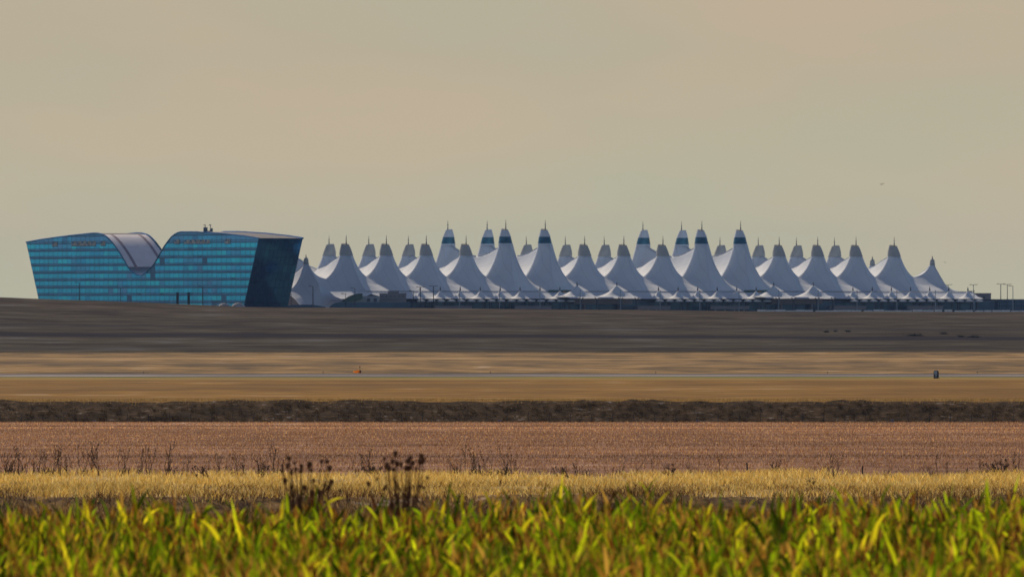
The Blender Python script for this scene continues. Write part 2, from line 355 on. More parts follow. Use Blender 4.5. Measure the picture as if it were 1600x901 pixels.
def peak_mesh(kind):
    dss = sorted(set([round(x, 3) for x in list(np.linspace(-9.15, 9.15, 37)) + [-1, -2, -2.4, -2.8, 1, 2, 2.4, 2.8, -.4, .4]]))
    ws = sorted(set([round(x, 3) for x in list(np.linspace(-15.3, 22.5, 64)) + [0, -1, -2, -2.4, 2.4, 1, 2]]))
    V = [(d, w_, peak_h(d, w_, kind) - GZ) for w_ in ws for d in dss]; n = len(dss)
    Fq = [(j * n + i, j * n + i + 1, (j + 1) * n + i + 1, (j + 1) * n + i) for j in range(len(ws) - 1) for i in range(n - 1)]
    if kind == 'first':
        b = len(V); V += [(-9.15, w_, -.5) for w_ in ws]; Fq += [(j * n, b + j, b + j + 1, (j + 1) * n) for j in range(len(ws) - 1)]
        b = len(V); V += [(d, -15.3, -.5) for d in dss]; Fq += [(i, i + 1, b + i + 1, b + i) for i in range(n - 1)]
    return np_mesh('membrane', V, Fq, M['fabric'], True)
def cable_mesh(kind):
    bm = bmesh.new(); ws = [-15.3 + .9 * i for i in range(43)]; a = 1.2 if kind in ('first', 'last') else 3.0
    for lo, hi in ((-15.3, -a), (a, 22.4)):
        for sd_ in ((-1, 1) if (kind == 'tall' and lo < 0) else (0,)):
            pts = []
            for w_ in [q for q in ws if lo <= q <= hi]:
                d = sd_ * 5.0 * max(0, (-w_ - 3) / 12.3); pts.append((d, w_, peak_h(d, w_, kind) - GZ + .03))
            tube(bm, pts, .13, 5)
    return bm_mesh('ridge_cable', bm, M['canopy'])
def cap_mesh(kind):
    bm = bmesh.new(); n = 24; off_w = 1.0
    if kind == 'low': prof = [(2.75, 26.2), (2.62, 26.9), (2.35, 28.2), (1.55, 30.6)]
    else: prof = [(2.35, 33.75), (2.0, 34.8), (1.35, 36.6)]
    rings = []
    for ri, (r, z) in enumerate(prof):
        top = ri == len(prof) - 1
        o = off_w * (1 if kind == 'low' else 1) * (ri / (len(prof) - 1) if kind == 'low' else .6 + .4 * ri / 2)
        rings.append([bm.verts.new((r * math.cos(t), o * .9 + r * math.sin(t), z - GZ + (.28 * math.sin(t) if top else 0))) for t in [2 * math.pi * i / n for i in range(n)]])
    for A, B in zip(rings, rings[1:]):
        for i in range(n): bm.faces.new((A[i], A[(i + 1) % n], B[(i + 1) % n], B[i]))
    c = bm.faces.new(rings[-1]); c.material_index = 1
    return bm_mesh('cap', bm, [M['fabric_cap'] if kind == 'low' else M['fabric'], M['cap_dark']])
def band_mesh():
    bm = bmesh.new(); n = 28
    prof = [(3.0, 30.5, .2), (2.85, 31.1, .3), (2.32, 33.75, .6)]; rings = []
    for (r, z, o) in prof: rings.append([bm.verts.new((r * math.cos(t), o + r * math.sin(t), z - GZ)) for t in [2 * math.pi * i / n for i in range(n)]])
    for q, (A, B) in enumerate(zip(rings, rings[1:])):
        for i in range(n): bm.faces.new((A[i], A[(i + 1) % n], B[(i + 1) % n], B[i])).material_index = 1 if q == 0 else 0
    bmesh.ops.inset_individual(bm, faces=[f for f in bm.faces if f.material_index == 0], thickness=.05, depth=-.03)
    return bm_mesh('window_band', bm, [M['band_glass'], M['fabric']])
def mast_mesh(z0, z1):
    bm = bmesh.new()
    tube(bm, [(0, 0, z0 - GZ), (0, 0, z0 + (z1 - z0) * .35 - GZ)], .22, 8)
    tube(bm, [(0, 0, z0 + (z1 - z0) * .35 - GZ), (0, 0, z1 - GZ)], [.17, .06], 8)
    tube(bm, [(0, 0, z0 + (z1 - z0) * .55 - GZ), (0, 0, z0 + (z1 - z0) * .6 - GZ)], .26, 8)
    return bm_mesh('mast', bm, M['mast'])
def dome_mesh():
    bm = bmesh.new(); n = 20; prof = [(1.15, 22.6), (1.12, 23.1), (1.02, 23.3), (1.0, 24.2), (.8, 24.9), (.4, 25.3), (.08, 25.4)]; rings = []
    for (r, z) in prof: rings.append([bm.verts.new((r * math.cos(t), r * math.sin(t), z - GZ)) for t in [2 * math.pi * i / n for i in range(n)]])
    for q, (A, B) in enumerate(zip(rings, rings[1:])):
        for i in range(n): bm.faces.new((A[i], A[(i + 1) % n], B[(i + 1) % n], B[i])).material_index = 1 if q == 1 else 0
    return bm_mesh('cap', bm, [M['fabric_cap'], M['column']], True)
pm = {k: peak_mesh(k) for k in ('low', 'tall', 'first', 'second', 'last')}
cabm = {k: cable_mesh(k) for k in ('low', 'tall', 'first', 'last')}; capm = {'low': cap_mesh('low'), 'tall': cap_mesh('tall')}; bandm = band_mesh(); dome = dome_mesh()
mastm = {'low': mast_mesh(30.2, 34.2), 'tall': mast_mesh(36.2, 40.4), 'small': mast_mesh(25.3, 26.6)}
nf = {'low': 0, 'tall': 0}
for row in (0, 1):
    lowc = tallc = 0
    for i in range(17):
        kind = 'first' if i == 0 else 'last' if i == 16 else 'tall' if i in TALL else 'low'
        p = T((i - 1) * BAY, 45.0 * row, GZ)
        r = empty('fabric_peak', p, AL + (math.pi if row else 0))
        mk = kind
        if row and kind in ('first', 'last'): mk = 'last' if kind == 'last' else 'first'
        if i == 1 and not row: mk = 'second'
        mo = link('membrane', pm[mk], r)
        link('ridge_cable', cabm[kind], r)
        if row and kind in ('first', 'last'):   # turned half round: flip along the row so that the free side stays outside
            mo.scale = (-1, 1, 1)
        if kind in ('low', 'tall'):
            link('cap', capm[kind], r); link('mast', mastm[kind], r)
            if kind == 'tall': link('window_band', bandm, r)
        else:
            link('cap', dome, r); link('mast', mastm['small'], r)
        rown = 'rear' if row else 'front'
        if kind == 'low': lowc += 1
        if kind == 'tall': tallc += 1
        if kind == 'first':
            lab = 'small domed white tent peak right beside the blue glass hotel' if not row else 'small domed peak of the rear row hidden behind the glass hotel'
        elif kind == 'last':
            lab = 'small domed white tent peak at the right end of the front row' if not row else 'small domed tip poking up before the last large peak, rear row right end'
        elif kind == 'tall':
            lab = '%s from the left of the four tall glass-banded white peaks in the %s row' % (ORD[tallc - 1], rown)
        else:
            lab = '%s from the left of the plain lower white peaks in the %s row' % (ORD[lowc - 1], rown)
            if row and i == 1: lab = 'plain rear-row white peak showing only a sliver behind the glass hotel'
            elif row: lab = '%s plain lower white peak rising behind the front row, counted from the hotel' % ORD[lowc - 2]
        tag(r, lab, 'tent roof', 'white fabric peaks of the terminal roof')

# terminal building under the roof
SE = 16 * BAY - 9.15     # right end of the roof along s
tb = empty('terminal_building', T(0, 0, GZ), AL)
def lb(o): return (o)
def local_box(bm, s0, s1, w0, w1, z0, z1, mi=0):
    box(bm, ((s0 + s1) / 2, (w0 + w1) / 2, (z0 + z1) / 2 - GZ), (abs(s1 - s0), abs(w1 - w0), z1 - z0), 0, mi)
bm = bmesh.new(); local_box(bm, -3, SE - .5, -15, 60, 2.5, 11.95); link('wall', bm_mesh('wall', bm, M['column']), tb)
# glazed front with real frames
def glazed(s0, s1, w_, z0, z1, ds, dz, name, parent, mats, base=GZ, rnd=0, th=.10):
    bm = bmesh.new(); ns = max(1, round((s1 - s0) / ds)); nz_ = max(1, round((z1 - z0) / dz))
    G = [[bm.verts.new((s0 + (s1 - s0) * i / ns, w_, z0 + (z1 - z0) * j / nz_ - base)) for j in range(nz_ + 1)] for i in range(ns + 1)]
    for i in range(ns):
        for j in range(nz_):
            f = bm.faces.new((G[i][j], G[i + 1][j], G[i + 1][j + 1], G[i][j + 1])); f.material_index = random.choice(range(1, len(mats)))
    r = bmesh.ops.inset_individual(bm, faces=list(bm.faces), thickness=th, depth=0)
    for f in r['faces']: f.material_index = 0
    for f in bm.faces: f.normal_update()
    me = bm_mesh(name, bm, mats); return link(name, me, parent)
gd2 = mat('dark_glazing_alt', (.02, .09, .17), .2, .4, .5, (.01, .05, .10), .2)
glazed(-1, SE + 4, -26, 2.5, 8.1, 3.05, 1.4, 'glass_front', tb, [M['frame_blue'], M['glass_dark'], gd2, M['glass_dark']])
bm = bmesh.new(); local_box(bm, -1, SE + 4, -25.9, -15.1, 2.5, 8.3); link('front_block', bm_mesh('front_block', bm, M['beige']), tb)
bm = bmesh.new(); tube(bm, [(0, -15.4, 12 - GZ + .1), (SE, -15.4, 12 - GZ + .1)], .08, 6); link('gutter', bm_mesh('gutter', bm, M['column']), tb)
# lower fabric skirt in front of the gutter
bm = bmesh.new(); s0 = s_of(524, -20); nn = 120
A = [bm.verts.new((s0 + (SE - s0) * i / nn, -15.5, 11.9 - GZ)) for i in range(nn + 1)]
B = [bm.verts.new((s0 + (SE - s0) * i / nn, -19.5, 10.1 - GZ)) for i in range(nn + 1)]
C_ = [bm.verts.new((s0 + (SE - s0) * i / nn, -24.0, 9.15 - GZ)) for i in range(nn + 1)]
for i in range(nn): bm.faces.new((A[i], A[i + 1], B[i + 1], B[i])); bm.faces.new((B[i], B[i + 1], C_[i + 1], C_[i]))
link('fabric_skirt', bm_mesh('fabric_skirt', bm, M['canopy'], True), tb)
bm = bmesh.new(); local_box(bm, s0, SE, -24.3, -15.6, 8.35, 8.5); link('soffit', bm_mesh('soffit', bm, M['column']), tb)
for (x0, x1) in ((857, 897), (1163, 1202)):     # dark green window slits under the roof edge
    a0, a1 = s_of(x0, -15.8), s_of(x1, -15.8)
    bm = bmesh.new(); local_box(bm, a0, a1, -16.05, -15.7, 9.6, 12.6); wi = link('clerestory_window', bm_mesh('clerestory_window', bm, M['green_glass']), tb)
    bm = bmesh.new(); local_box(bm, a0 + (a1 - a0) * .55, a0 + (a1 - a0) * .66, -16.2, -16.06, 11.2, 12.2); link('panel', bm_mesh('panel', bm, M['orange_spot']), wi)
tag(tb, 'long low terminal building with dark glazed front under the white tent roofs', 'building')

# scalloped kerb canopies
def canopy_mesh(wd, dp, zc, ze, flat=False):
    n = 20; V = []
    for j in range(n + 1):
        for i in range(n + 1):
            x, y = -1 + 2 * i / n, -1 + 2 * j / n
            r = (abs(x) ** 2.6 + abs(y) ** 2.6) ** (1 / 2.6)
            rr = min(r, 1.0)
            z = ze + (zc - ze) * (math.exp(-rr * 2.0) - math.exp(-2.0)) / (1 - math.exp(-2.0))
            z -= .18 * max(0, r - 1)
            V.append((x * wd / 2, y * dp / 2, z - GZ))
    m = n + 1
    Fq = [(j * m + i, j * m + i + 1, (j + 1) * m + i + 1, (j + 1) * m + i) for j in range(n) for i in range(n)]
    return np_mesh('fabric', V, Fq, M['canopy'], True)
def frame_mesh(wd, dp, ze):
    bm = bmesh.new()
    tube(bm, [(-wd / 2, -dp / 2, ze - GZ - .12), (wd / 2, -dp / 2, ze - GZ - .12)], .13, 6)
    return bm_mesh('edge_beam', bm, M['pole_dark'])
def post_mesh(w0, ztop, r):
    bm = bmesh.new(); tube(bm, [(0, 0, -1), (0, 0, ztop - GZ - .9)], r, 8)
    tube(bm, [(0, 0, ztop - GZ - 1.0), (-1.1, 0, ztop - GZ - .15)], .16, 6); tube(bm, [(0, 0, ztop - GZ - 1.0), (1.1, 0, ztop - GZ - .15)], .16, 6)
    return bm_mesh('column', bm, M['column'])
def finial_mesh(z):
    bm = bmesh.new(); tube(bm, [(0, 0, z - GZ - .6), (0, 0, z - GZ + .7)], [.34, .16], 8); tube(bm, [(0, 0, z - GZ + .7), (0, 0, z - GZ + 1.2)], .05, 5)
    return bm_mesh('finial', bm, M['column'], False)
def lens_mesh():
    bm = bmesh.new(); g = bmesh.ops.create_uvsphere(bm, u_segments=14, v_segments=8, radius=1)
    for v in g['verts']: v.co = Vector((v.co.x * 1.95, v.co.y * .9, v.co.z * .45))
    return bm_mesh('added_lens', bm, M['canopy'], True)
cm = canopy_mesh(9.13, 8, 12.6, 9.15); cmb = canopy_mesh(17.6, 11, 14.9, 9.9)
fm, pmn, pmn2, fin, finb, lens = frame_mesh(9.1, 8, 9.15), post_mesh(0, 9.1, .38), post_mesh(0, 9.8, .45), finial_mesh(13), finial_mesh(14.8), lens_mesh()
big = [901.6, 963.5, 1208.9, 1270.7]; mid = [870, 1178.3]; n = 0
pxs = []; W_C = -28.0
sm = s_of(1512.3, W_C)
k = 0
while True:
    s = sm - k * BAY / 2; p = T(s, W_C, GZ); px = 800 + F * p.x / p.y
    if px < 645: break
    pxs.append((px, s)); k += 1
pxs = [q for q in pxs[::-1] if not (880 < q[0] < 1000 or 1187 < q[0] < 1305)]
for (px, s) in pxs:
    r = empty('kerb_canopy', T(s, W_C, GZ), AL); link('fabric', cm, r); link('edge_beam', fm, r); link('finial', fin, r)
    c = link('column', pmn, r, (0, -2.5, 0)); c = link('column', pmn, r, (4.4, 0, 0))
    for dx in (-2.35, 2.35): link('added_lens', lens, r, (dx, -4.7, 8.25 - GZ))  # added pale lenses for the gleam below, set forward to catch sky light
    if px > 1500: lab = 'last small pointed white canopy, standing clear at the right end of the kerb row'
    elif px > 1470: lab = 'second to last small pointed white canopy from the right, against the sky'
    else: lab = '%s small scalloped white kerb canopy from the left along the terminal front' % ORD[n]
    n += 1
    tag(r, lab, 'canopy', 'small scalloped canopies along the kerb')
bl = ['left of the two large white canopies in the middle of the terminal front', 'right of the two large white canopies in the middle of the terminal front',
      'left of the two large white canopies towards the right of the terminal front', 'right of the two large white canopies towards the right of the terminal front']
for px, lab in zip(big, bl):
    s = s_of(px, -31); r = empty('entrance_canopy', T(s, -31, GZ), AL); link('fabric', cmb, r); link('finial', finb, r)
    link('column', pmn2, r, (0, -3, 0)); link('column', pmn2, r, (7.5, -3, 0))
    tag(r, lab, 'canopy', 'large entrance canopies')
for (x0, x1, lab) in ((893, 985, 'beige entrance bridge in shade under the two middle large canopies'), (1203, 1282, 'beige entrance bridge under the two large canopies towards the right')):
    a0, a1 = s_of(x0, -27), s_of(x1, -27); bm = bmesh.new()
    c = T((a0 + a1) / 2, -27.4, 0); box(bm, (0, 0, 5.4), (a1 - a0, 2.4, 1.9)); box(bm, (0, -.3, 6.5), (a1 - a0 + .4, 3.1, .3)); box(bm, (-(a1 - a0) * .3, 0, 2.0), (1, 1.5, 5)); box(bm, ((a1 - a0) * .3, 0, 2.0), (1, 1.5, 5))
    o = link('entrance_bridge', bm_mesh('entrance_bridge', bm, M['beige'])); o.location = (c.x, c.y, GZ - .6); o.rotation_euler.z = AL
    tag(o, lab, 'bridge')
# beige parapet screens at road level
scr = [(679, 737), (804, 861), (992, 1047), (1110, 1170), (1296, 1353), (1417, 1473)]
for i, (x0, x1) in enumerate(scr):
    a0, a1 = s_of(x0, -33), s_of(x1, -33); bm = bmesh.new(); wd = a1 - a0
    box(bm, (0, 0, 2.4), (wd, .5, 1.3)); box(bm, (0, -.05, 3.1), (wd + .3, .8, .18))
    for q in range(4): box(bm, (-wd / 2 + wd * (q + .5) / 4, 0, .6), (.5, .4, 2.3))
    o = link('parapet_screen', bm_mesh('parapet_screen', bm, M['beige'])); o.location = T((a0 + a1) / 2, -33, GZ); o.rotation_euler.z = AL
    tag(o, '%s of the six beige screens standing before the dark glass, counted from the left' % ORD[i], 'screen', 'beige screens along the kerb')
# pale poles, one per bay
def lamp_mesh(h, r, mname, arm=0):
    bm = bmesh.new(); tube(bm, [(0, 0, 0), (0, 0, h)], [r, r * .6], 8)
    tube(bm, [(0, 0, 0), (0, 0, .5)], r * 1.8, 8)
    return bm_mesh('pole', bm, M[mname])
def head_mesh(two, mname):
    bm = bmesh.new()
    for sx in ((-1, 1) if two else (-1,)):
        tube(bm, [(0, 0, -.3), (sx * .5, 0, 0), (sx * 1.1, 0, .05)], .08, 5); box(bm, (sx * 1.25, 0, .0), (.9, .5, .22))
    return bm_mesh('lamp_head', bm, M[mname])
hd2, hd1, hw = head_mesh(True, 'pole_dark'), head_mesh(False, 'pole_dark'), head_mesh(False, 'pole_white')
polesW = [718, 780.5, 843.6, 906.6, 969.2, 1031.4, 1093.5, 1154.8, 1216.9, 1278.3, 1339.2, 1401.3, 1461.6, 1521.9]
pw = lamp_mesh(9.2, .2, 'pole_white')
for i, px in enumerate(polesW):
    r = empty('lamp_post', T(s_of(px, -37), -37, GZ - .2), AL); link('pole', pw, r); 
    bm = bmesh.new(); tube(bm, [(0, 0, 9.2), (0, 0, 9.6)], [.22, .1], 6); link('lamp_head', bm_mesh('lamp_head', bm, M['pole_white']), r)
    tag(r, '%s slender pale pole from the left along the terminal forecourt' % ORD[i], 'lamp post', 'pale poles before the terminal')
def dark_lamp(px, ytop, Y, two, lab, r=.16, mname='pole_dark', gz=GZ):
    p = at(px, ytop, Y); e = empty('street_lamp', (p.x, p.y, gz), 0); h = p.z - gz
    link('pole', lamp_mesh(h, r, mname), e); link('lamp_head', hd2 if two else hd1, e, (0, 0, h)); tag(e, lab, 'street lamp', 'street lamps around the terminal'); return e
dark_lamp(124, 441, 4700, False, 'dark street lamp before the left part of the blue hotel facade', .22)
dark_lamp(188.5, 449, 4700, False, 'dark street lamp below the dip in the hotel roof')
dark_lamp(317, 447, 4700, False, 'dark street lamp right of the two dark pylons before the hotel', .2)
dark_lamp(455, 458, 4800, False, 'short dark pole right at the foot of the hotel end wall')
dark_lamp(489, 447, 4800, False, 'dark street lamp before the small leftmost tent peak', .24)
dark_lamp(540, 458.5, 4830, False, 'short dark lamp at the left end of the green glass roof')
dark_lamp(554.6, 450, 4830, False, 'dark lamp rising from the dark green glass roof')
dark_lamp(646, 454, 4840, False, 'shorter dark lamp just right of the beige block')
dark_lamp(657, 448, 4840, True, 'dark lamp between two others right of the beige block', .22)
dark_lamp(677.3, 446.5, 4840, True, 'dark lamp furthest right of the three beside the beige block', .24)
dark_lamp(1481.5, 444.5, 5180, True, 'twin-headed lamp behind the second to last small canopy', .2)
dark_lamp(1521, 444.5, 5180, True, 'twin-headed lamp right of the last small canopy over the beige block', .2)
dark_lamp(1563.7, 443.5, 5200, True, 'left of the two tall twin-headed lamps over the parking deck', .22)
dark_lamp(1574, 444, 5200, True, 'right of the two tall twin-headed lamps over the parking deck', .2)
dark_lamp(1582.7, 446.5, 4900, False, 'pale single-arm lamp nearest the right edge', .18, 'pole_white')

# left service blocks
def block(name, x0, x1, y0, y1, Y, dp, m, lab, cat, extra=None):
    a, b = at(x0, y0, Y), at(x1, y0, Y); zb, zt = at(x0, y1, Y).z, a.z; wd = (b.x - a.x)
    e = empty(name, ((a.x + b.x) / 2, Y, zb), 0)
    bm = bmesh.new(); h = zt - zb
    box(bm, (0, dp / 2, h / 2), (wd, dp, h)); box(bm, (0, dp / 2, h + .12), (wd + .3, dp + .3, .3))
    link('wall', bm_mesh('wall', bm, m), e)
    if extra: extra(e, wd, h)
    tag(e, lab, cat); return e
def ex_beige(e, wd, h):
    bm = bmesh.new(); box(bm, (wd * .02, 3, h + .75), (wd * .42, 4, 1.0)); link('plant_room', bm_mesh('plant_room', bm, M['beige']), e)
    bm = bmesh.new()
    for q in range(6): box(bm, (-wd * .4 + q * wd * .16, -.05, h * .72), (.5, .12, .5))
    box(bm, (wd * .05, -.04, h * .35), (wd * .9, .08, .15)); link('opening', bm_mesh('opening', bm, M['column']), e)
block('service_block', 593, 634.5, 459, 472, 4850, 10, M['beige'], 'low beige concrete block between the tents and the dark glass base', 'building', ex_beige)
def ex_grey(e, wd, h):
    for q, xx in enumerate((.12, .36)):
        bm = bmesh.new(); box(bm, (wd * xx, -.06, h * .4), (1.3, .12, h * .62)); link('door', bm_mesh('door', bm, M['column']), e)
    bm = bmesh.new(); vs = [bm.verts.new(q) for q in ((wd * .05, .3, h + .27), (wd * .5, .3, h + .27), (wd * .2, .3, h + 1.1), (wd * .05, 7, h + .27), (wd * .5, 7, h + .27), (wd * .2, 7, h + 1.1))]
    bm.faces.new(vs[:3]); bm.faces.new(vs[3:][::-1]); bm.faces.new((vs[0], vs[2], vs[5], vs[3])); bm.faces.new((vs[1], vs[4], vs[5], vs[2])); bm.faces.new((vs[0], vs[3], vs[4], vs[1]))
    link('roof', bm_mesh('roof', bm, M['column']), e)
block('service_block', 549, 592.5, 463.5, 472, 4846, 8, M['light_grey'], 'light grey service block with a small pitched roof beside the green glass vault', 'building', ex_grey)
# green glass vault
p = at(550, 472, 4838); e = empty('glass_vault', (p.x, 4838, p.z), 0)
prof = [(532.5, 472), (538, 468), (545, 463.5), (553, 460.5), (560, 459), (566.5, 458.7), (566.5, 466), (558, 470), (548, 472)]
bm = bmesh.new(); f_, b_ = [], []
for (x, y) in prof:
    q = at(x, y, 4838); f_.append(bm.verts.new((q.x - p.x, 0, q.z - p.z))); b_.append(bm.verts.new((q.x - p.x, 7, q.z - p.z)))
bm.faces.new(f_); bm.faces.new(b_[::-1])
for i in range(len(prof)): j = (i + 1) % len(prof); bm.faces.new((f_[i], b_[i], b_[j], f_[j]))
link('glazing', bm_mesh('glazing', bm, M['green_glass']), e)
bm = bmesh.new(); tube(bm, [v_ for v_ in [(at(x, y, 4838).x - p.x, -.05, at(x, y, 4838).z - p.z + .05) for x, y in prof[:6]]], .14, 5); link('rib', bm_mesh('rib', bm, M['column']), e)
tag(e, 'curved dark green glass vault at the left end of the terminal base', 'glass roof')
# dark curved retaining wall closing the left end
def curved_wall(name, pts, Y, dp, m, lab, cat, ybase=490):
    p0 = at(pts[0][0], ybase, Y); bm = bmesh.new(); n = len(pts)
    fr, bk, fl, bl_ = [], [], [], []
    for (x, y) in pts:
        q, g = at(x, y, Y), at(x, ybase, Y)
        fr.append(bm.verts.new((q.x - p0.x, 0, q.z - p0.z))); bk.append(bm.verts.new((q.x - p0.x, dp, q.z - p0.z)))
        fl.append(bm.verts.new((q.x - p0.x, 0, -1))); bl_.append(bm.verts.new((q.x - p0.x, dp, -1)))
    for i in range(n - 1):
        bm.faces.new((fl[i], fl[i + 1], fr[i + 1], fr[i])); bm.faces.new((fr[i], fr[i + 1], bk[i + 1], bk[i])); bm.faces.new((bk[i], bk[i + 1], bl_[i + 1], bl_[i]))
    bm.faces.new((fl[0], fr[0], bk[0], bl_[0])); bm.faces.new((fl[-1], bl_[-1], bk[-1], fr[-1]))
    o = link(name, bm_mesh(name, bm, m), None, p0); tag(o, lab, cat); return o
curved_wall('glass_wall', [(514.5, 480), (517, 477), (520, 474.5), (524, 473), (530, 472.2), (560, 472), (641, 472)], 4830, 4, M['glass_dark'], 'dark glazed base wall with rounded left end under the service blocks', 'wall')
curved_wall('retaining_wall', [(449, 477.5), (456, 476.3), (470, 475.6), (488, 475.8), (500, 477.2), (509, 479.5)], 4845, 3, M['glass_dark'], 'thin dark low wall before the smallest left tent', 'wall')
bm = bmesh.new()
# right end: beige block and parking deck
def ex_r(e, wd, h):
    bm = bmesh.new(); box(bm, (wd * -.02, 3, h + .7), (1.9, 3, 1.0)); link('plant_room', bm_mesh('plant_room', bm, M['beige']), e)
    bm = bmesh.new(); box(bm, (wd * .32, -.05, h * .55), (1.1, .1, 1.1)); link('vent', bm_mesh('vent', bm, M['column']), e)
block('service_block', 1486, 1548.5, 458.8, 472, 5165, 14, M['beige'], 'flat-roofed beige block at the far right beyond the last tents', 'building', ex_r)
pk = empty('parking_deck', T(SE + 4, -24, GZ), AL)
ln = 95
bm = bmesh.new(); box(bm, (ln / 2 + 6, 30, (9.0 - GZ) / 2 - .4), (ln, 50, 9.0 - GZ + .8)); link('structure', bm_mesh('structure', bm, M['glass_dark']), pk)
bm = bmesh.new()
for z in (4.1, 5.5, 7.2, 8.9): box(bm, (ln / 2 + 6, 4.85, z - GZ), (ln, .22, .16))
link('railing', bm_mesh('railing', bm, M['frame_blue']), pk)
bm = bmesh.new()
box(bm, (0, 0, 0), (.2, .25, 6)); up = bm_mesh('upright', bm, M['frame_blue'])
for q in range(26): link('upright', up, pk, (7 + q * 3.6, 4.8, 2.5))
tag(pk, 'dark multi-level parking deck with pale railings at the right edge', 'parking deck')
# pale barrier / parked row along the road on the right
bm = bmesh.new(); a, b = at(1183, 486, 4750), at(1640, 486, 4750)
x = a.x
while x < b.x:
    l = random.uniform(2.6, 4.2); h = random.uniform(.75, 1.15)
    box(bm, (x + l / 2 - a.x, 0, h / 2 + .2), (l * .97, .7, h + .4)); x += l + random.choice([.02, .02, .3, .9])
zt = at(1300, 485.6, 4750).z
o = link('road_barrier', bm_mesh('road_barrier', bm, M['white']), None, (a.x, 4750, zt - 1.0)); tag(o, 'uneven row of pale road barriers along the crest on the right', 'barrier')

# ------------------------------------------------------------------ hotel
C0 = (-103.5, 4853.6); TH = 19.5
def fa(px, py):   # picture point on the facade plane -> (a along the facade, z)
    k = (px - 800) / F; a = (k * C0[1] - C0[0]) / (NX - k * NY); Y = C0[1] + NY * a
    return (a, EYE + (475 - py) / F * Y)
outl = [(65.3, 491), (60, 466.5), (40.8, 378.3), (63, 374.2), (86.6, 370.8), (112, 367.6), (136.5, 365), (146, 364.1), (153.2, 364.2), (161.5, 366.4), (166, 369), (169.8, 372.4), (175, 378), (179.8, 384.1), (185, 391.6), (189.8, 399.1), (195, 408),
        (199.8, 416.6), (204.5, 422.5), (209.7, 426.6), (214, 429), (218.9, 429.9), (223.5, 428.6), (228.1, 425.7), (234, 420.5), (239.7, 414), (246, 403.5), (252.5, 391.6), (257.5, 383.5), (263.3, 375.6), (268, 369.8), (273.3, 365.8), (278, 363.3), (283.3, 362.1),
        (306.6, 362.1), (346.5, 364.6), (381.5, 368.3), (404.8, 372), (381.5, 478.2), (378.6, 491)]
PO = [fa(x, y) for x, y in outl]
hotel = empty('glass_hotel', (C0[0], C0[1], GZ), 0)
def HP(a, b, z): return Vector((NX * a + UX * b, NY * a + UY * b, z - GZ))
def panel_wall(name, poly, fmap, acuts, zcuts, zrow, matfn, mats, inset):
    bm = bmesh.new(); bm.faces.new([bm.verts.new((a, z, 0)) for a, z in poly])
    for a in acuts: bmesh.ops.bisect_plane(bm, geom=bm.verts[:] + bm.edges[:] + bm.faces[:], plane_co=(a, 0, 0), plane_no=(1, 0, 0))
    for z in zcuts: bmesh.ops.bisect_plane(bm, geom=bm.verts[:] + bm.edges[:] + bm.faces[:], plane_co=(0, z, 0), plane_no=(0, 1, 0))
    for f in bm.faces:
        c = f.calc_center_median(); f.material_index = matfn(c.x, c.y)
    r = bmesh.ops.inset_individual(bm, faces=[f for f in bm.faces if f.calc_area() > .5], thickness=inset, depth=0)
    for f in r['faces']: f.material_index = len(mats) - 1
    for v in bm.verts: v.co = fmap(v.co.x, v.co.y)
    me = bm_mesh(name, bm, mats); return link(name, me, hotel)
FL = 2.92; ZB = 4.55
zc = []
for k in range(12):
    z = ZB + k * FL; zc += [z, z + .32, z + .95]
ac = list(np.arange(-12, 190, 3.75))
def zf(k):  # wavy blinds: which cells of the thin dark row are open
    return k
def fmatf(a, z):
    k = math.floor((z - ZB) / FL); fz = (z - ZB) - k * FL; ci = math.floor((a + 12) / 3.75)
    h = noise.noise((ci * .35, k * 1.7, 4.2)); h2 = noise.cell((ci + .5, k + .5, 1.5)); blk = noise.cell((math.floor(ci / 4) + .5, k + .5, 8.5))
    if k >= 9: return 4 if (blk < .6) else (3 if h2 < .5 else 6)
    if fz < .32: return 7 if h > -.08 else 6
    if fz < .95: return 6 if h2 < .6 else (4 if h2 < .9 else 7)
    if h2 > .93: return 7
    return int(min(5, max(0, (blk * .7 + h2 * .3) * 6)))
front_mats = M['cyan'] + [M['spandrel'], M['blind'], M['mullion']]
panel_wall('facade_glazing', PO, lambda a, z: HP(a, 0, z), ac, zc, FL, fmatf, front_mats, .16)
# near end wall: leans out, spans the thickness
zt = PO[-3][1]; zb = PO[-1][1]
def a_end(z): return PO[-1][0] + (PO[-3][0] - PO[-1][0]) * (z - zb) / (zt - zb)
def fmate(b, z):
    h2 = noise.cell((math.floor(b / 2.2) + .5, math.floor((z - ZB) / FL) + .5, 3.5)); return 0 if h2 < .55 else 1 if h2 < .8 else 2
panel_wall('end_glazing', [(0, zb), (TH, zb), (TH, zt), (0, zt)], lambda b, z: HP(a_end(z), b, z), list(np.arange(1.95, TH - .5, 1.95)), [ZB + k * FL for k in range(12)], FL, fmate, M['navy'] + [M['navy_line']], .09)
# rear wall, far end
bm = bmesh.new(); bm.faces.new([bm.verts.new(HP(a, TH, z)) for a, z in PO]); link('rear_wall', bm_mesh('rear_wall', bm, M['navy'][0]), hotel)
bm = bmesh.new()
for i in (0, 1):
    (a0, z0), (a1, z1) = PO[i], PO[i + 1]; bm.faces.new([bm.verts.new(q) for q in (HP(a0, 0, z0), HP(a0, TH, z0), HP(a1, TH, z1), HP(a1, 0, z1))])
link('end_wall', bm_mesh('end_wall', bm, M['navy'][0]), hotel)
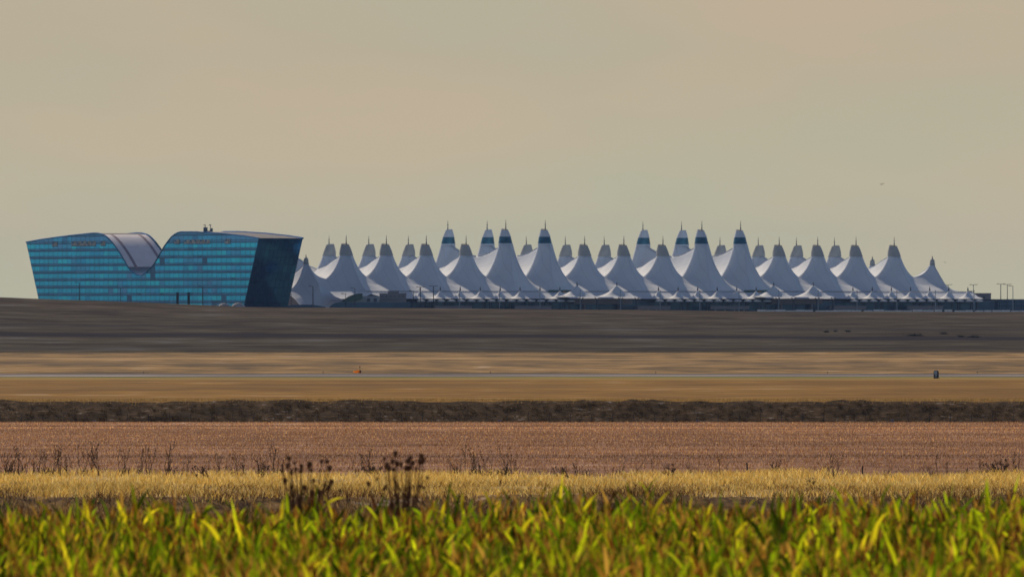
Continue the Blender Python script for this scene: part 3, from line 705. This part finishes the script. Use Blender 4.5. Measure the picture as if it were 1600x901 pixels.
# roof skin: membrane in the dip, grey elsewhere
bm = bmesh.new(); top = PO[2:-2]
px_top = [o_[0] for o_ in outl[2:-2]]; py_top = [o_[1] for o_ in outl[2:-2]]
for i in range(len(top) - 1):
    (a0, z0), (a1, z1) = top[i], top[i + 1]; xm = (px_top[i] + px_top[i + 1]) / 2; ym = (py_top[i] + py_top[i + 1]) / 2
    mi = 0
    if 158 < xm < 222: mi = 1 if ym < 413 else 2
    if 222 < xm < 275: mi = 2
    for b0, b1 in ((0, TH),):
        bm.faces.new([bm.verts.new(q) for q in (HP(a0, b0, z0 - .02), HP(a1, b0, z1 - .02), HP(a1, b1, z1 - .02), HP(a0, b1, z0 - .02))]).material_index = mi
bmesh.ops.remove_doubles(bm, verts=bm.verts, dist=.001)
link('roof', bm_mesh('roof', bm, [M['roof_grey'], M['roof_white'], M['roof_glass']], True), hotel)
dip = [i for i, x in enumerate(px_top) if 158 < x < 206]
for b in (3.0, 15.5):
    bm = bmesh.new()
    for i, j in zip(dip, dip[1:]):
        (a0, z0), (a1, z1) = top[i], top[j]
        bm.faces.new([bm.verts.new(q) for q in (HP(a0, b, z0 + .06), HP(a1, b, z1 + .06), HP(a1, b + 1.3, z1 + .06), HP(a0, b + 1.3, z0 + .06))])
    bmesh.ops.remove_doubles(bm, verts=bm.verts, dist=.001); link('roof_stripe', bm_mesh('roof_stripe', bm, M['stripe']), hotel)
for b, rr, nm in ((-.05, .24, 'front_rim'), (TH + .05, .42, 'rear_rim')):
    bm = bmesh.new(); tube(bm, [HP(a, b, z) for a, z in top], rr, 6); link(nm, bm_mesh(nm, bm, M['navy'][1]), hotel)
bm = bmesh.new(); tube(bm, [HP(PO[-3][0], 0, PO[-3][1]), HP(PO[-1][0], 0, PO[-1][1])], .2, 6); link('corner_trim', bm_mesh('corner_trim', bm, M['spandrel']), hotel)
# inset grey louvres near the top
def louvre(x0, x1, y0, y1, nsq, sq0):
    (a0, z0), (a1, z1) = fa(x0, y1), fa(x1, y0)
    bm = bmesh.new(); P = lambda a, b, z: HP(a, b, z)
    def rect(aa, ab, za, zb_, b, mi): bm.faces.new([bm.verts.new(P(*q)) for q in ((aa, b, za), (ab, b, za), (ab, b, zb_), (aa, b, zb_))]).material_index = mi
    def bx(aa, ab, za, zb_, b0, b1, mi):
        vs = [bm.verts.new(P(a, b, z)) for a in (aa, ab) for b in (b0, b1) for z in (za, zb_)]
        for f in ((0, 1, 3, 2), (4, 6, 7, 5), (0, 4, 5, 1), (2, 3, 7, 6), (0, 2, 6, 4), (1, 5, 7, 3)): bm.faces.new([vs[q] for q in f]).material_index = mi
    bx(a0, a1, z0, z1, -.12, -.03, 0)
    w_ = (a1 - a0)
    for i in range(nsq):
        c = a0 + w_ * (i + sq0) / nsq; bx(c - .7, c + .7, z1 - .85, z1 - .1, -.2, -.13, 1)
    bx(a0, a1, z0 - .25, z0, -.15, -.03, 1)
    bmesh.ops.recalc_face_normals(bm, faces=bm.faces)
    link('louvre', bm_mesh('louvre', bm, [M['louvre'], M['blind']]), hotel)
Z1 = lambda x: 20 + x / 6.008
Z2 = lambda x: 240 + x / 6.0077
for (f, x0, x1, y0, y1, n_) in ((Z1, 370, 418, 228, 268, 1), (Z1, 552, 780, 222, 265, 5), (Z1, 825, 870, 222, 262, 1), (Z2, 198, 245, 205, 245, 1), (Z2, 290, 530, 205, 244, 5), (Z2, 670, 720, 200, 242, 1), (Z1, 300, 322, 232, 245, 1)):
    louvre(f(x0), f(x1), 340 + y0 / 6.008, 340 + y1 / 6.008, n_, .25)
# roof equipment
a_, z_ = fa(315, 362.1)
e2 = empty('roof_plant', (C0[0] + NX * a_ + UX * 3, C0[1] + NY * a_ + UY * 3, z_)); bm = bmesh.new()
box(bm, (-1.1, 0, .9), (1.6, 1.4, 1.7)); box(bm, (1.2, 0, .7), (1.1, 1.2, 1.3)); box(bm, (0, 0, .2), (3.4, 1.8, .4)); link('housing', bm_mesh('housing', bm, M['frame_blue']), e2)
for xx in (-1.2, .9):
    bm = bmesh.new(); tube(bm, [(xx, 0, .4), (xx, 0, 2.6)], .16, 6); box(bm, (xx - .2, 0, 2.65), (.9, .4, .3)); link('antenna', bm_mesh('antenna', bm, M['mast']), e2)
tag(e2, 'small box with two antennas on top of the hotel roof', 'roof equipment')
tag(hotel, 'blue glass hotel with flared ends and a deep curved dip in its roof', 'hotel')
# dark pylons and domes at its foot
for px, lab in ((277.4, 'left of the two dark pylons before the hotel facade'), (294.8, 'right of the two dark pylons before the hotel facade')):
    p = at(px, 457, 4720); bm = bmesh.new(); h = p.z - GZ; box(bm, (0, 0, h / 2), (.95, .8, h)); box(bm, (0, 0, h + .06), (1.15, 1, .14)); box(bm, (0, 0, .25), (1.3, 1.2, .5))
    o = link('pylon', bm_mesh('pylon', bm, M['black']), None, (p.x, p.y, GZ)); tag(o, lab, 'pylon', 'dark pylons before the hotel')
for (x0, x1, yt, lab) in ((338, 363, 473.2, 'left of two low white fabric domes at the foot of the hotel'), (359, 386, 472.6, 'right of two low white fabric domes at the foot of the hotel')):
    p = at((x0 + x1) / 2, yt, 4700 - x0 % 7); rr = (x1 - x0) / 2 * p.y / F; bm = bmesh.new(); g = bmesh.ops.create_uvsphere(bm, u_segments=20, v_segments=10, radius=1)
    h = p.z - GZ
    for v in g['verts']: v.co = Vector((v.co.x * rr * 1.05, v.co.y * 2.5, max(v.co.z, 0) ** .8 * h))
    e3 = empty('white_dome', (p.x, p.y, GZ)); link('fabric', bm_mesh('fabric', bm, M['light_grey'], True), e3)
    bm = bmesh.new()
    for ang in (-.5, 0, .5): tube(bm, [(math.sin(t) * rr * 1.04 * 1 + ang * rr * math.cos(t), -2.5 * math.cos(t) * .4 - 1.5 * math.cos(t), h * math.cos(t) ** .8 + .02) for t in np.linspace(-1.3, 1.3, 9)], .05, 4)
    link('hoop', bm_mesh('hoop', bm, M['column']), e3); tag(e3, lab, 'dome')

# ------------------------------------------------------------------ runway things
Yw = 1965; p = at(562.3, 583, Yw); e = empty('windsock', (p.x, Yw, ground_z(p.x, Yw)))
bm = bmesh.new(); tube(bm, [(0, 0, -.1), (0, 0, 1.15)], [.035, .025], 6); link('pole', bm_mesh('pole', bm, M['pole_dark']), e)
bm = bmesh.new(); blob(bm, (0, 0, 0), .09, 2.0); link('beacon', bm_mesh('beacon', bm, M['red']), e, (0, 0, 1.02))
bm = bmesh.new(); n = 14; rings = []
for t, r_ in ((0, .20), (.2, .21), (.5, .17), (.8, .10), (.92, .055)):
    rings.append([bm.verts.new((-t - .03, r_ * math.cos(q), .27 + .03 * math.sin(t * 9) - .10 * t * t + r_ * math.sin(q))) for q in [2 * math.pi * i / n for i in range(n)]])
for A_, B_ in zip(rings, rings[1:]):
    for i in range(n): bm.faces.new((A_[i], A_[(i + 1) % n], B_[(i + 1) % n], B_[i])).material_index = 0
link('sock', bm_mesh('sock', bm, M['orange'], True), e)
me_ = e.children[-1].data; ca_ = me_.color_attributes.new('tint', 'FLOAT_COLOR', 'POINT'); ca_.data.foreach_set('color', [1.0, .48, .01, 1] * len(me_.vertices)); e.children[-1].scale = (1.1, 1.1, 1.1)
bm = bmesh.new(); tube(bm, [(-.02, 0, .08), (.08, 0, .46)], [.17, .16], 10); link('frame', bm_mesh('frame', bm, M['red']), e)
tag(e, 'small orange windsock on a dark pole at the far edge of the runway', 'windsock')
Ys = 1772; p = at(1462.8, 591.8, Ys); gz = ground_z(p.x, Ys); e = empty('runway_sign', (p.x, Ys, gz)); wd, hh = .72, 1.14
bm = bmesh.new(); box(bm, (0, .12, hh / 2), (wd, .22, hh)); bmesh.ops.bevel(bm, geom=[ed for ed in bm.edges if abs((ed.verts[0].co - ed.verts[1].co).y) > .15], offset=.12, segments=4, affect='EDGES'); link('housing', bm_mesh('housing', bm, M['black']), e)
bm = bmesh.new(); box(bm, (-.1, -.005, hh * .74), (.46, .02, .46)); link('panel', bm_mesh('panel', bm, M['sign_blue']), e)
for xx in (-.14, .06):
    bm = bmesh.new(); box(bm, (xx, -.03, hh * .55), (.055, .02, .9)); link('stripe', bm_mesh('stripe', bm, M['white']), e)
bm = bmesh.new(); box(bm, (.05, .1, .02), (.9, .5, .1)); link('base', bm_mesh('base', bm, M['black']), e)
tag(e, 'upright dark runway marker with pale upper panel beside the pale runway', 'runway sign')
for i, (px, lab) in enumerate(((224, 'stub light on the runway edge towards the left'), (505, 'stub light left of the orange windsock'), (766, 'stub light on the runway edge right of the windsock'), (1024.5, 'stub light on the runway edge right of the middle'), (1293, 'stub light left of the dark runway marker'), (1527, 'stub light right of the dark runway marker'))):
    Y = 1962; p = at(px, 583, Y); bm = bmesh.new(); tube(bm, [(0, 0, 0), (0, 0, .22)], .03, 8); tube(bm, [(0, 0, .22), (0, 0, .34)], [.07, .05], 8)
    o = link('edge_light', bm_mesh('edge_light', bm, M['pole_dark']), None, (p.x, Y, ground_z(p.x, Y))); tag(o, 'small dark ' + lab, 'runway light', 'runway edge lights')
# low bushes on the shaded hill
def bush_mesh(seed):
    rd = random.Random(seed); bm = bmesh.new()
    for q in range(140):
        c_ = Vector((rd.gauss(0, .45), rd.gauss(0, .4), abs(rd.gauss(0, .25)))); d_ = Vector((rd.uniform(-1, 1), rd.uniform(-1, 1), rd.uniform(-.3, 1))).normalized() * .14; w_ = d_.cross(Vector((rd.random(), rd.random(), .3))).normalized() * .08
        bm.faces.new([bm.verts.new(v_) for v_ in (c_ - d_, c_ + w_, c_ + d_, c_ - w_)])
    return bm_mesh('low_bush', bm, M['bush'])
M['bush'] = mat('bush_leaf', (.03, .025, .015), .9)
bsm = [bush_mesh(q) for q in (1, 2, 3)]
for i, (px, Y, sx_, lab) in enumerate(((1291, 3060, .8, 'leftmost of the tiny dark bushes on the shaded slope at the right'), (1305, 3090, .6, 'second from the left of the tiny dark bushes on the shaded slope'), (1325.5, 3080, .8, 'third from the left of the tiny dark bushes on the shaded slope'),
        (1429, 2930, 2.2, 'wide low dark bush on the shaded slope above the runway marker'), (1473.5, 3000, 1.2, 'dark bush on the shaded slope just right above the runway marker'), (1502, 2900, .9, 'second from the right of the tiny dark bushes on the slope'), (1521, 2890, 1.6, 'rightmost of the dark bushes on the shaded slope'))):
    x = (px - 800) / F * Y; o = link('low_bush', bsm[i % 3], None, (x, Y, ground_z(x, Y))); o.scale = (sx_, 1, .8); tag(o, lab, 'bush', 'dark bushes on the shaded slope')
# perimeter fence
Yf = 998.6; fe_ = empty('wire_fence', (0, Yf, 0)); k = 0
bm = bmesh.new(); tube(bm, [(0, 0, -.1), (0, 0, .58), (.03, -.12, .72)], .022, 6); fp = bm_mesh('post', bm, M['pole_dark'])
x0 = at(1, 655, Yf).x; gf = lambda x: ground_z(x, Yf)
x = x0 - 1.68
while x < at(1620, 655, Yf).x:
    o = link('post', fp, fe_, (x, 0, gf(x))); o.scale = (1, 1, random.uniform(.9, 1.12)); x += 1.68
bm = bmesh.new(); xx = [x0 - 2 + 1.68 * i for i in range(52)]
for h in (.15, .35, .55): tube(bm, [(q, 0, gf(q) + h) for q in xx], .006, 4)
link('wire', bm_mesh('wire', bm, M['pole_dark']), fe_); tag(fe_, 'faint wire fence with thin dark posts along the foot of the dark embankment', 'fence')
for px, py, lab in ((147.5, 658.5, 'leftmost small grey notice plate on the fence'), (463, 658.7, 'small grey notice plate on the fence below the hotel end'), (781, 657.6, 'small grey notice plate on the fence nearest the middle'), (1090.5, 658, 'small grey notice plate on the fence right of the middle'), (1394, 656.8, 'rightmost small grey notice plate on the fence')):
    p = at(px, py, Yf - .1); bm = bmesh.new(); box(bm, (0, 0, 0), (.26, .012, .24)); e = empty('notice_plate', (p.x, Yf - .1, p.z)); link('plate', bm_mesh('plate', bm, M['beige']), e)
    bm = bmesh.new(); box(bm, (0, -.012, .0), (.2, .006, .02)); box(bm, (0, -.012, .0), (.02, .004, .16)); link('lettering', bm_mesh('lettering', bm, M['cap_dark']), e)
    tag(e, lab, 'sign', 'notice plates on the fence')
# birds
def bird(px, py, Y, s, tilt, lab):
    bm = bmesh.new(); blob(bm, (0, 0, 0), .07 * s, .8)
    for sx in (-1, 1):
        vs = [bm.verts.new(q) for q in ((0, -.05 * s, 0), (sx * .16 * s, -.04 * s, .08 * s), (sx * .34 * s, .02 * s, .02 * s), (sx * .15 * s, .07 * s, .06 * s), (0, .06 * s, 0))]; bm.faces.new(vs)
    o = link('bird', bm_mesh('bird', bm, M['pole_dark']), None, at(px, py, Y)); o.rotation_euler = (.3, tilt, .4); tag(o, lab, 'bird', 'birds in the sky')
bird(1377.3, 288.5, 2500, 1.3, .4, 'left and darker of the two birds in the sky at the right')
bird(1380, 287, 2600, 1.2, -.4, 'right and fainter of the two birds in the sky at the right')
bird(1477, 410, 2600, 1.1, .2, 'lone tiny bird just right of the last tent peak')

# ------------------------------------------------------------------ dry weeds
def weed_mesh(h, n, spread, heads, lean=0, curl=.3, r=.012, seed=0, bush=False):
    rd = random.Random(seed); bm = bmesh.new(); tips = []
    def branch(p, d, l, r_, lev):
        pts = [Vector(p)]; dd = Vector(d).normalized()
        for i in range(3):
            dd = (dd + Vector((rd.uniform(-1, 1) * curl, rd.uniform(-1, 1) * curl, rd.uniform(-.2, .35)))).normalized(); pts.append(pts[-1] + dd * l / 3)
        tube(bm, pts, [r_, r_ * .85, r_ * .65, r_ * .45], 4, 0, False)
        tips.append((pts[-1], lev))
        if lev > 0:
            for q in range(rd.randint(2, 3 + (1 if bush else 0))):
                t = rd.choice([1, 2, 3, 3]); branch(pts[t], dd + Vector((rd.uniform(-1, 1) * spread, rd.uniform(-1, 1) * spread, rd.uniform(-.1, .5))), l * rd.uniform(.35, .65), r_ * .6, lev - 1)
    for i in range(n): branch((rd.uniform(-.05, .05) * n, rd.uniform(-.05, .05), 0), (lean + rd.uniform(-.5, .5) * spread, rd.uniform(-.3, .3), 1), h * rd.uniform(.5, .8), r, 2)
    for p_, lev in tips:
        if rd.random() < heads and lev < 2: blob(bm, p_, r * rd.uniform(.9, 1.7), 1.1, 1)
    return bm_mesh('weed', bm, M['weed'])
wm = [weed_mesh(.75, 2, .5, .75, 0, .2, .0135, 1), weed_mesh(.62, 3, .7, .6, .25, .3, .0125, 2), weed_mesh(.85, 1, .45, .9, 0, .15, .0155, 3),
      weed_mesh(.5, 4, 1.0, .35, .1, .4, .0125, 4, True), weed_mesh(.7, 2, .6, .7, -.3, .25, .0135, 5), weed_mesh(.4, 3, .9, .6, .5, .4, .010, 6)]
shr = [weed_mesh(.8, 5, 1.0, .2, -.9, .35, .026, 11, True), weed_mesh(.7, 5, 1.1, .15, .8, .4, .025, 12, True), weed_mesh(.75, 4, 1.1, .2, 0, .35, .024, 13, True)]
def put_weed(me, px, Y, s=1.0, rz=0, name='dry_weed', lab=None, cat='dry weed', group=None, dz=0):
    x = (px - 800) / F * Y; s *= .9; o = link(name, me, None, (x, Y, ground_z(x, Y) - .03 + dz)); o.scale = (s, s, s); o.rotation_euler.z = rz
    tag(o, lab, cat, group); return o
clusters = [(10, 14, 6), (32, 8, 4), (72, 18, 7), (98, 14, 6), (135, 10, 5), (152, 6, 3), (190, 14, 5), (226, 10, 5), (262, 12, 3), (285, 10, 3), (345, 14, 4), (375, 10, 3), (408, 10, 5), (432, 12, 3),
            (553, 12, 3), (575, 14, 5), (718, 16, 4), (740, 12, 4), (768, 8, 3), (790, 8, 4), (803, 10, 4), (833, 6, 3), (905, 18, 3), (960, 10, 2), (1015, 20, 3), (1076, 14, 2), (1135, 14, 3),
            (1297, 10, 2), (1303, 6, 2), (1385, 18, 5), (1440, 16, 4), (1470, 16, 3), (1492, 14, 3), (1540, 16, 4), (1575, 16, 3), (1592, 8, 2)]
rw = random.Random(5)
for (cx, sp_, n_) in clusters:
    for q in range(n_ if cx < 800 else max(2, n_ - 1)):
        px = cx + rw.uniform(-1, 1) * sp_; left = px < 800
        put_weed(rw.choice(wm), px, rw.uniform(504, 515), rw.uniform(.8, 1.5) * (1.1 if left else .85), rw.uniform(0, 6.28),
                 lab='thin dark dead weed with tiny seed heads in the left half of the straw strip' if left else 'thin dark dead weed with tiny seed heads in the right half of the straw strip',
                 group='dead weeds on the left half of the straw strip' if left else 'dead weeds on the right half of the straw strip')
for (i, px, Y, s, lab) in ((0, 322, 500, 1.1, 'bare dark shrub leaning left at the left of the straw strip'), (0, 884, 502, 1.0, 'bare dark shrub leaning left just right of the middle'),
                          (2, 1048, 500, 1.1, 'bare open shrub standing on the straw strip below the middle tents'), (1, 1203, 514, .9, 'slim bare shrub forking upward, right of the short post'),
                          (0, 1556, 513, 1.0, 'bare dark shrub leaning left near the right edge'), (2, 580, 514, .9, 'low bare shrub between the two brown thistle clumps'),
                          (2, 1568, 512, 1.25, 'tall bare forked weed rising beside the shrub at the right edge'), (1, 735, 508, .8, 'low bare shrub right of the right-hand thistle clump'),
                          (2, 1268, 478, .8, 'dark bare shrub lying low in the straw, right of the forked one')):
    put_weed(shr[i], px, Y, s, 0, 'bare_shrub', lab, 'shrub')
for (px, h, tl, lab) in ((1168.5, .46, -.1, 'slightly leaning thin wooden post standing alone in the straw strip'), (1287, .22, 0, 'short wooden stub left of the right-hand weeds'), (1347.5, .36, 0, 'thin wooden post right of the short stub'), (1510.5, .22, .1, 'short dark post before the rightmost weeds'), (1587.5, .36, 0, 'rightmost dark post at the edge of the straw strip')):
    Y = 517; x = (px - 800) / F * Y; bm = bmesh.new(); tube(bm, [(0, 0, -.1), (tl * h * .5, 0, h * .5), (tl * h, 0, h)], [.035, .032, .03], 7)
    o = link('wooden_post', bm_mesh('wooden_post', bm, M['wood']), None, (x, Y, ground_z(x, Y))); tag(o, lab, 'post', 'posts in the straw strip')
# big thistle-like clumps behind the corn
def thistle(Y, base_px, heads, lab, lows):
    bx = (base_px - 800) / F * Y; gz = ground_z(bx, Y); e = empty('thistle', (bx, Y, gz)); bm = bmesh.new(); rd = random.Random(int(base_px))
    hm = None
    for hi, (px, py, r_) in enumerate(heads):
        p = at(px, py, Y) - Vector((bx, Y, gz)); dy = rd.uniform(-.4, .4)
        m_ = Vector((p.x * .42 + rd.uniform(-.07, .07), dy * .5, p.z * .6)); q = Vector((p.x * .82 + rd.uniform(-.03, .03), dy, p.z * .84))
        st = Vector((rd.uniform(-.06, .06) + p.x * .05, 0, 0))
        tube(bm, [st, m_, q, (p.x, dy, p.z)], [.018, .014, .010, .007], 5)
        for c in range(5):
            t = m_.lerp(q, rd.random()); tube(bm, [t, t + Vector((rd.uniform(-.14, .14), rd.uniform(-.1, .1), rd.uniform(.05, .2)))], [.008, .004], 4)
            lf = t + Vector((rd.uniform(-.1, .1), 0, -.02)); vs = [bm.verts.new(v_) for v_ in (t, t.lerp(lf, .5) + Vector((0, .03, .03)), lf + Vector((0, 0, -.06)), t.lerp(lf, .5) + Vector((0, -.03, -.04)))]; bm.faces.new(vs)
        b2 = bmesh.new()
        g = bmesh.ops.create_icosphere(b2, subdivisions=2, radius=r_)
        for v in g['verts']:
            k_ = 1 + .38 * rd.uniform(-1, 1); v.co = Vector((v.co.x * k_ * .9, v.co.y * k_ * .9, v.co.z * k_ * 1.4))
        for s_ in range(14):
            d = Vector((rd.uniform(-1, 1), rd.uniform(-1, 1), rd.uniform(-.5, 1.1))).normalized(); tube(b2, [d * r_ * .7, d * r_ * 1.7], [.006, .002], 3)
        link('seed_head', bm_mesh('seed_head', b2, M['head']), e, (p.x, dy, p.z))
    for q in range(170):
        z_ = rd.random() ** 1.1 * 1.8; c_ = Vector((rd.gauss(0, .22) * (1 + z_ * .5), rd.gauss(0, .2), z_)); d_ = Vector((rd.uniform(-1, 1), rd.uniform(-1, 1), rd.uniform(-.6, .8))).normalized() * rd.uniform(.08, .22); w_ = d_.cross(Vector((rd.uniform(-1, 1), rd.uniform(-1, 1), 1))).normalized() * rd.uniform(.01, .035)
        bm.faces.new([bm.verts.new(v_) for v_ in (c_ - d_, c_ + w_, c_ + d_, c_ - w_)])
    link('stem', bm_mesh('stem', bm, M['head']), e); tag(e, lab, 'dried thistle'); return e
TA = [(452, 716), (460, 723), (441, 727), (450, 727), (471, 728), (483, 726), (487, 734), (503, 721), (511, 720.5), (515, 731), (441, 736), (455, 738), (470, 735), (462, 733), (490, 750), (508, 756), (517, 753), (445, 750), (513, 762), (500, 768), (532, 766), (476, 762), (488, 771)]
TBh = [(601, 716), (605, 727), (618, 708), (613, 721), (620, 724), (627, 725), (637, 720), (641, 715), (645, 723), (634, 731), (656, 721), (659, 712), (661, 719), (615, 733), (668, 746), (650, 733), (608, 731), (640, 730), (576, 755), (590, 747), (600, 764), (640, 762)]
thistle(226, 474, [(x, y, random.uniform(.022, .046)) for x, y in TA], 'left-hand brown thistle clump with round dead seed heads rising above the corn', None)
thistle(226, 632, [(x, y, random.uniform(.022, .046)) for x, y in TBh], 'right-hand brown thistle clump with round dead seed heads rising above the corn', None)

# ------------------------------------------------------------------ uncountable growth
def blades(name, n, ylo, yhi, hlo, hhi, wid, pal, label, cat, lean=.35, m='straw', clump=0, xk=.047, dens=None, ypow=1.0, base=0.0, rows=0, floor=.04):
    y = ylo + (yhi - ylo) * rng.random(n) ** ypow; x = (rng.random(n) * 2 - 1) * xk * y
    if clump:
        c = np.array([noise.noise((a * clump, b * clump * .5, 3)) for a, b in zip(x, y)]); keep = rng.random(n) < np.clip(.55 + c * 1.6, floor, 1); x, y = x[keep], y[keep]; c = c[keep]; n = len(x)
    else: c = np.zeros(n)
    z = np.array([ground_z(a, b) for a, b in zip(x, y)]) + base
    h = (hlo + (hhi - hlo) * rng.random(n)) * (1 + .5 * c); az = rng.random(n) * 6.283; ln_ = rng.normal(0, lean, (n, 2)) * h[:, None]
    wx, wy = np.cos(az) * wid * .5, np.sin(az) * wid * .5
    base_ = np.stack([x, y, z - .02], 1); tip = base_ + np.stack([ln_[:, 0], ln_[:, 1], h], 1); mid = base_ * .45 + tip * .55 - np.stack([ln_[:, 0] * .2, ln_[:, 1] * .2, np.zeros(n)], 1)
    W = np.stack([wx, wy, np.zeros(n)], 1)
    V = np.stack([base_ - W, base_ + W, mid + W * .8, mid - W * .8, tip + W * .12, tip - W * .12], 1).reshape(-1, 3); k = np.arange(n)[:, None] * 6
    Fq = np.concatenate([k + [0, 1, 2, 3], k + [3, 2, 4, 5]]); pal = np.array(pal)
    pc = pal[rng.integers(0, len(pal), n)] * (.75 + .5 * rng.random((n, 1)))
    if rows:     # drilled rows grew unevenly: whole strips of the field are darker or paler
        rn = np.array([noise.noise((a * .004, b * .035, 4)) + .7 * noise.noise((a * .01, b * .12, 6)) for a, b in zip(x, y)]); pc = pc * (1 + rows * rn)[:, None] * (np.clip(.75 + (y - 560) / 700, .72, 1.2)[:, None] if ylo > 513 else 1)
    pc = pc *1.0; cols = np.concatenate([np.repeat(pc, 6, 0), np.ones((n * 6, 1))], 1)
    o = link(name, np_mesh(name, V, Fq, M[m], False, cols)); tag(o, label, cat, None, 'stuff'); return o
blades('straw_grass', 60000, 461, 513, .12, .32, .035, [(.74, .48, .11), (.86, .62, .18), (.56, .35, .08), (.92, .72, .27)], 'strip of pale golden dry grass beyond the corn', 'dry grass', .45, clump=.22, floor=.30, rows=.35)
blades('ditch_edge_scrub', 14000, 461, 484, .06, .26, .03, [(.12, .055, .018), (.24, .13, .045), (.40, .25, .09), (.05, .022, .008)], 'brown matted growth along the near side of the golden grass strip', 'scrub', .7, clump=.35)
blades('brown_scrub', 90000, 425, 463, .10, .42, .028, [(.12, .055, .018), (.24, .13, .045), (.05, .022, .008), (.45, .29, .11)], 'dark brown scrub in the ditch behind the corn', 'scrub', .6, clump=.3)
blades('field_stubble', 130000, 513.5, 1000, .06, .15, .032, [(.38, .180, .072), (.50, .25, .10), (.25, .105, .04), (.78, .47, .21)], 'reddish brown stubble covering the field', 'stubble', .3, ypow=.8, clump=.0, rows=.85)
blades('embankment_scrub', 70000, 999.6, 1004.2, .03, .13, .03, [(.05, .024, .010), (.085, .045, .018), (.025, .012, .005), (.15, .09, .035), (.06, .055, .012)], 'dark brushy weeds on the embankment', 'scrub', .7, clump=1.7)
blades('field_grass', 30000, 1004.3, 1022, .06, .22, .04, [(.40, .26, .09), (.5, .34, .14), (.33, .2, .06)], 'short ochre grass along the top of the embankment', 'grass', .3)

def corn():
    n = 5600; y = 122 + (208 - 122) * rng.random(n) ** .9; row = np.round(y / .76) * .76; y = row + rng.normal(0, .05, n)
    x = (rng.random(n) * 2 - 1) * .058 * y
    nzv = np.array([noise.noise((a * .4, b * .12, 0)) for a, b in zip(x, y)]); hp = 1.78 + .10 * np.clip(x / (.04 * y), -1, 1) + .22 * nzv + rng.normal(0, .10, n) + .25 * (rng.random(n) < .035)
    dry = np.clip(.25 + .9 * np.array([noise.noise((a * .8, b * .2, 9)) for a, b in zip(x, y)]) + rng.normal(0, .12, n), 0, 1)
    V_all, F_all, C_all = [], [], []; off_ = 0
    K = 5
    def leaves(px_, py_, pz_, L_, th0, bend, wid, colr, tw):
        nonlocal off_
        n_ = len(px_); az = rng.random(n_) * 6.283; P = np.stack([px_, py_, pz_], 1); pts = [P.copy()]; th = th0.copy()
        dirs = []
        for k in range(K):
            d = np.stack([np.cos(th) * np.cos(az), np.cos(th) * np.sin(az), np.sin(th)], 1); dirs.append(d); P = P + d * (L_ / K)[:, None]; pts.append(P.copy()); th = th - bend * (k + 1) / K
        dirs.append(dirs[-1]); rv = rng.normal(0, 1, (n_, 3)); rv[:, 2] *= .3; out_ = []
        prof = [.55, .95, 1.0, .85, .5, .06]
        for k in range(K + 1):
            r_ = rv * (1 - tw * k / K) + np.stack([-np.sin(az), np.cos(az), np.zeros(n_)], 1) * tw * k / K
            W = np.cross(dirs[k], np.cross(r_, dirs[k])); W /= np.linalg.norm(W, axis=1)[:, None] + 1e-6; W *= (wid * prof[k] * .5)[:, None]
            out_.append(pts[k] - W); out_.append(pts[k] + W)
        V = np.stack(out_, 1).reshape(-1, 3); m = 2 * (K + 1); b = np.arange(n_)[:, None] * m + off_
        F_all.append(np.concatenate([b + [2 * k, 2 * k + 1, 2 * k + 3, 2 * k + 2] for k in range(K)])); V_all.append(V)
        C_all.append(np.concatenate([np.repeat(colr, m, 0), np.ones((n_ * m, 1))], 1)); off_ += len(V)
    green = np.array([(.32, .42, .005), (.58, .66, .010), (.09, .16, .002), (.70, .62, .014), (.22, .33, .004), (.05, .08, .001)]); tan = np.array([(.48, .24, .03), (.24, .09, .010), (.55, .32, .05), (.09, .03, .006)])
    for k in range(9):
        hz = hp * (1.02 - .085 * k) - .12 + rng.normal(0, .04, n); hz = np.clip(hz, .2, 3)
        L_ = rng.uniform(.26, .62, n); th0 = np.radians(rng.uniform(48, 87, n)); bend = rng.uniform(.0, .5, n) * (1 + .10 * k); wid = rng.uniform(.035, .075, n)
        isdry = rng.random(n) < (dry * .42 + (.05 * k)); c = np.where(isdry[:, None], tan[rng.integers(0, 4, n)], green[rng.integers(0, 6, n)]) * rng.uniform(.3, 1.3, (n, 1)) * (1.05 if k < 3 else .45)  # lower leaves darkened in the tint, for the shade between plants
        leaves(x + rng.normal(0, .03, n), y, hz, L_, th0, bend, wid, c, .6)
    # stalks
    leaves(x, y, np.zeros(n), hp, np.full(n, 1.5), np.zeros(n), np.full(n, .03), np.repeat([(.16, .16, .04)], n, 0) * rng.uniform(.6, 1.2, (n, 1)), .2)
    # tassels
    for k in range(5):
        sel = rng.random(n) < .75; m_ = sel.sum()
        leaves(x[sel], y[sel], hp[sel] - .02, rng.uniform(.14, .32, m_), np.radians(rng.uniform(66, 89, m_)), rng.uniform(0, .12, m_), np.full(m_, .02), tan[rng.integers(0, 4, m_)] * rng.uniform(.7, 1.1, (m_, 1)), .3)
    V = np.concatenate(V_all); Fq = np.concatenate(F_all); Cc = np.concatenate(C_all)
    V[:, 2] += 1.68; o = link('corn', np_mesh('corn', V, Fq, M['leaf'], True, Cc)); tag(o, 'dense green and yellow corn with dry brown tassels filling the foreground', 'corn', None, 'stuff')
corn()
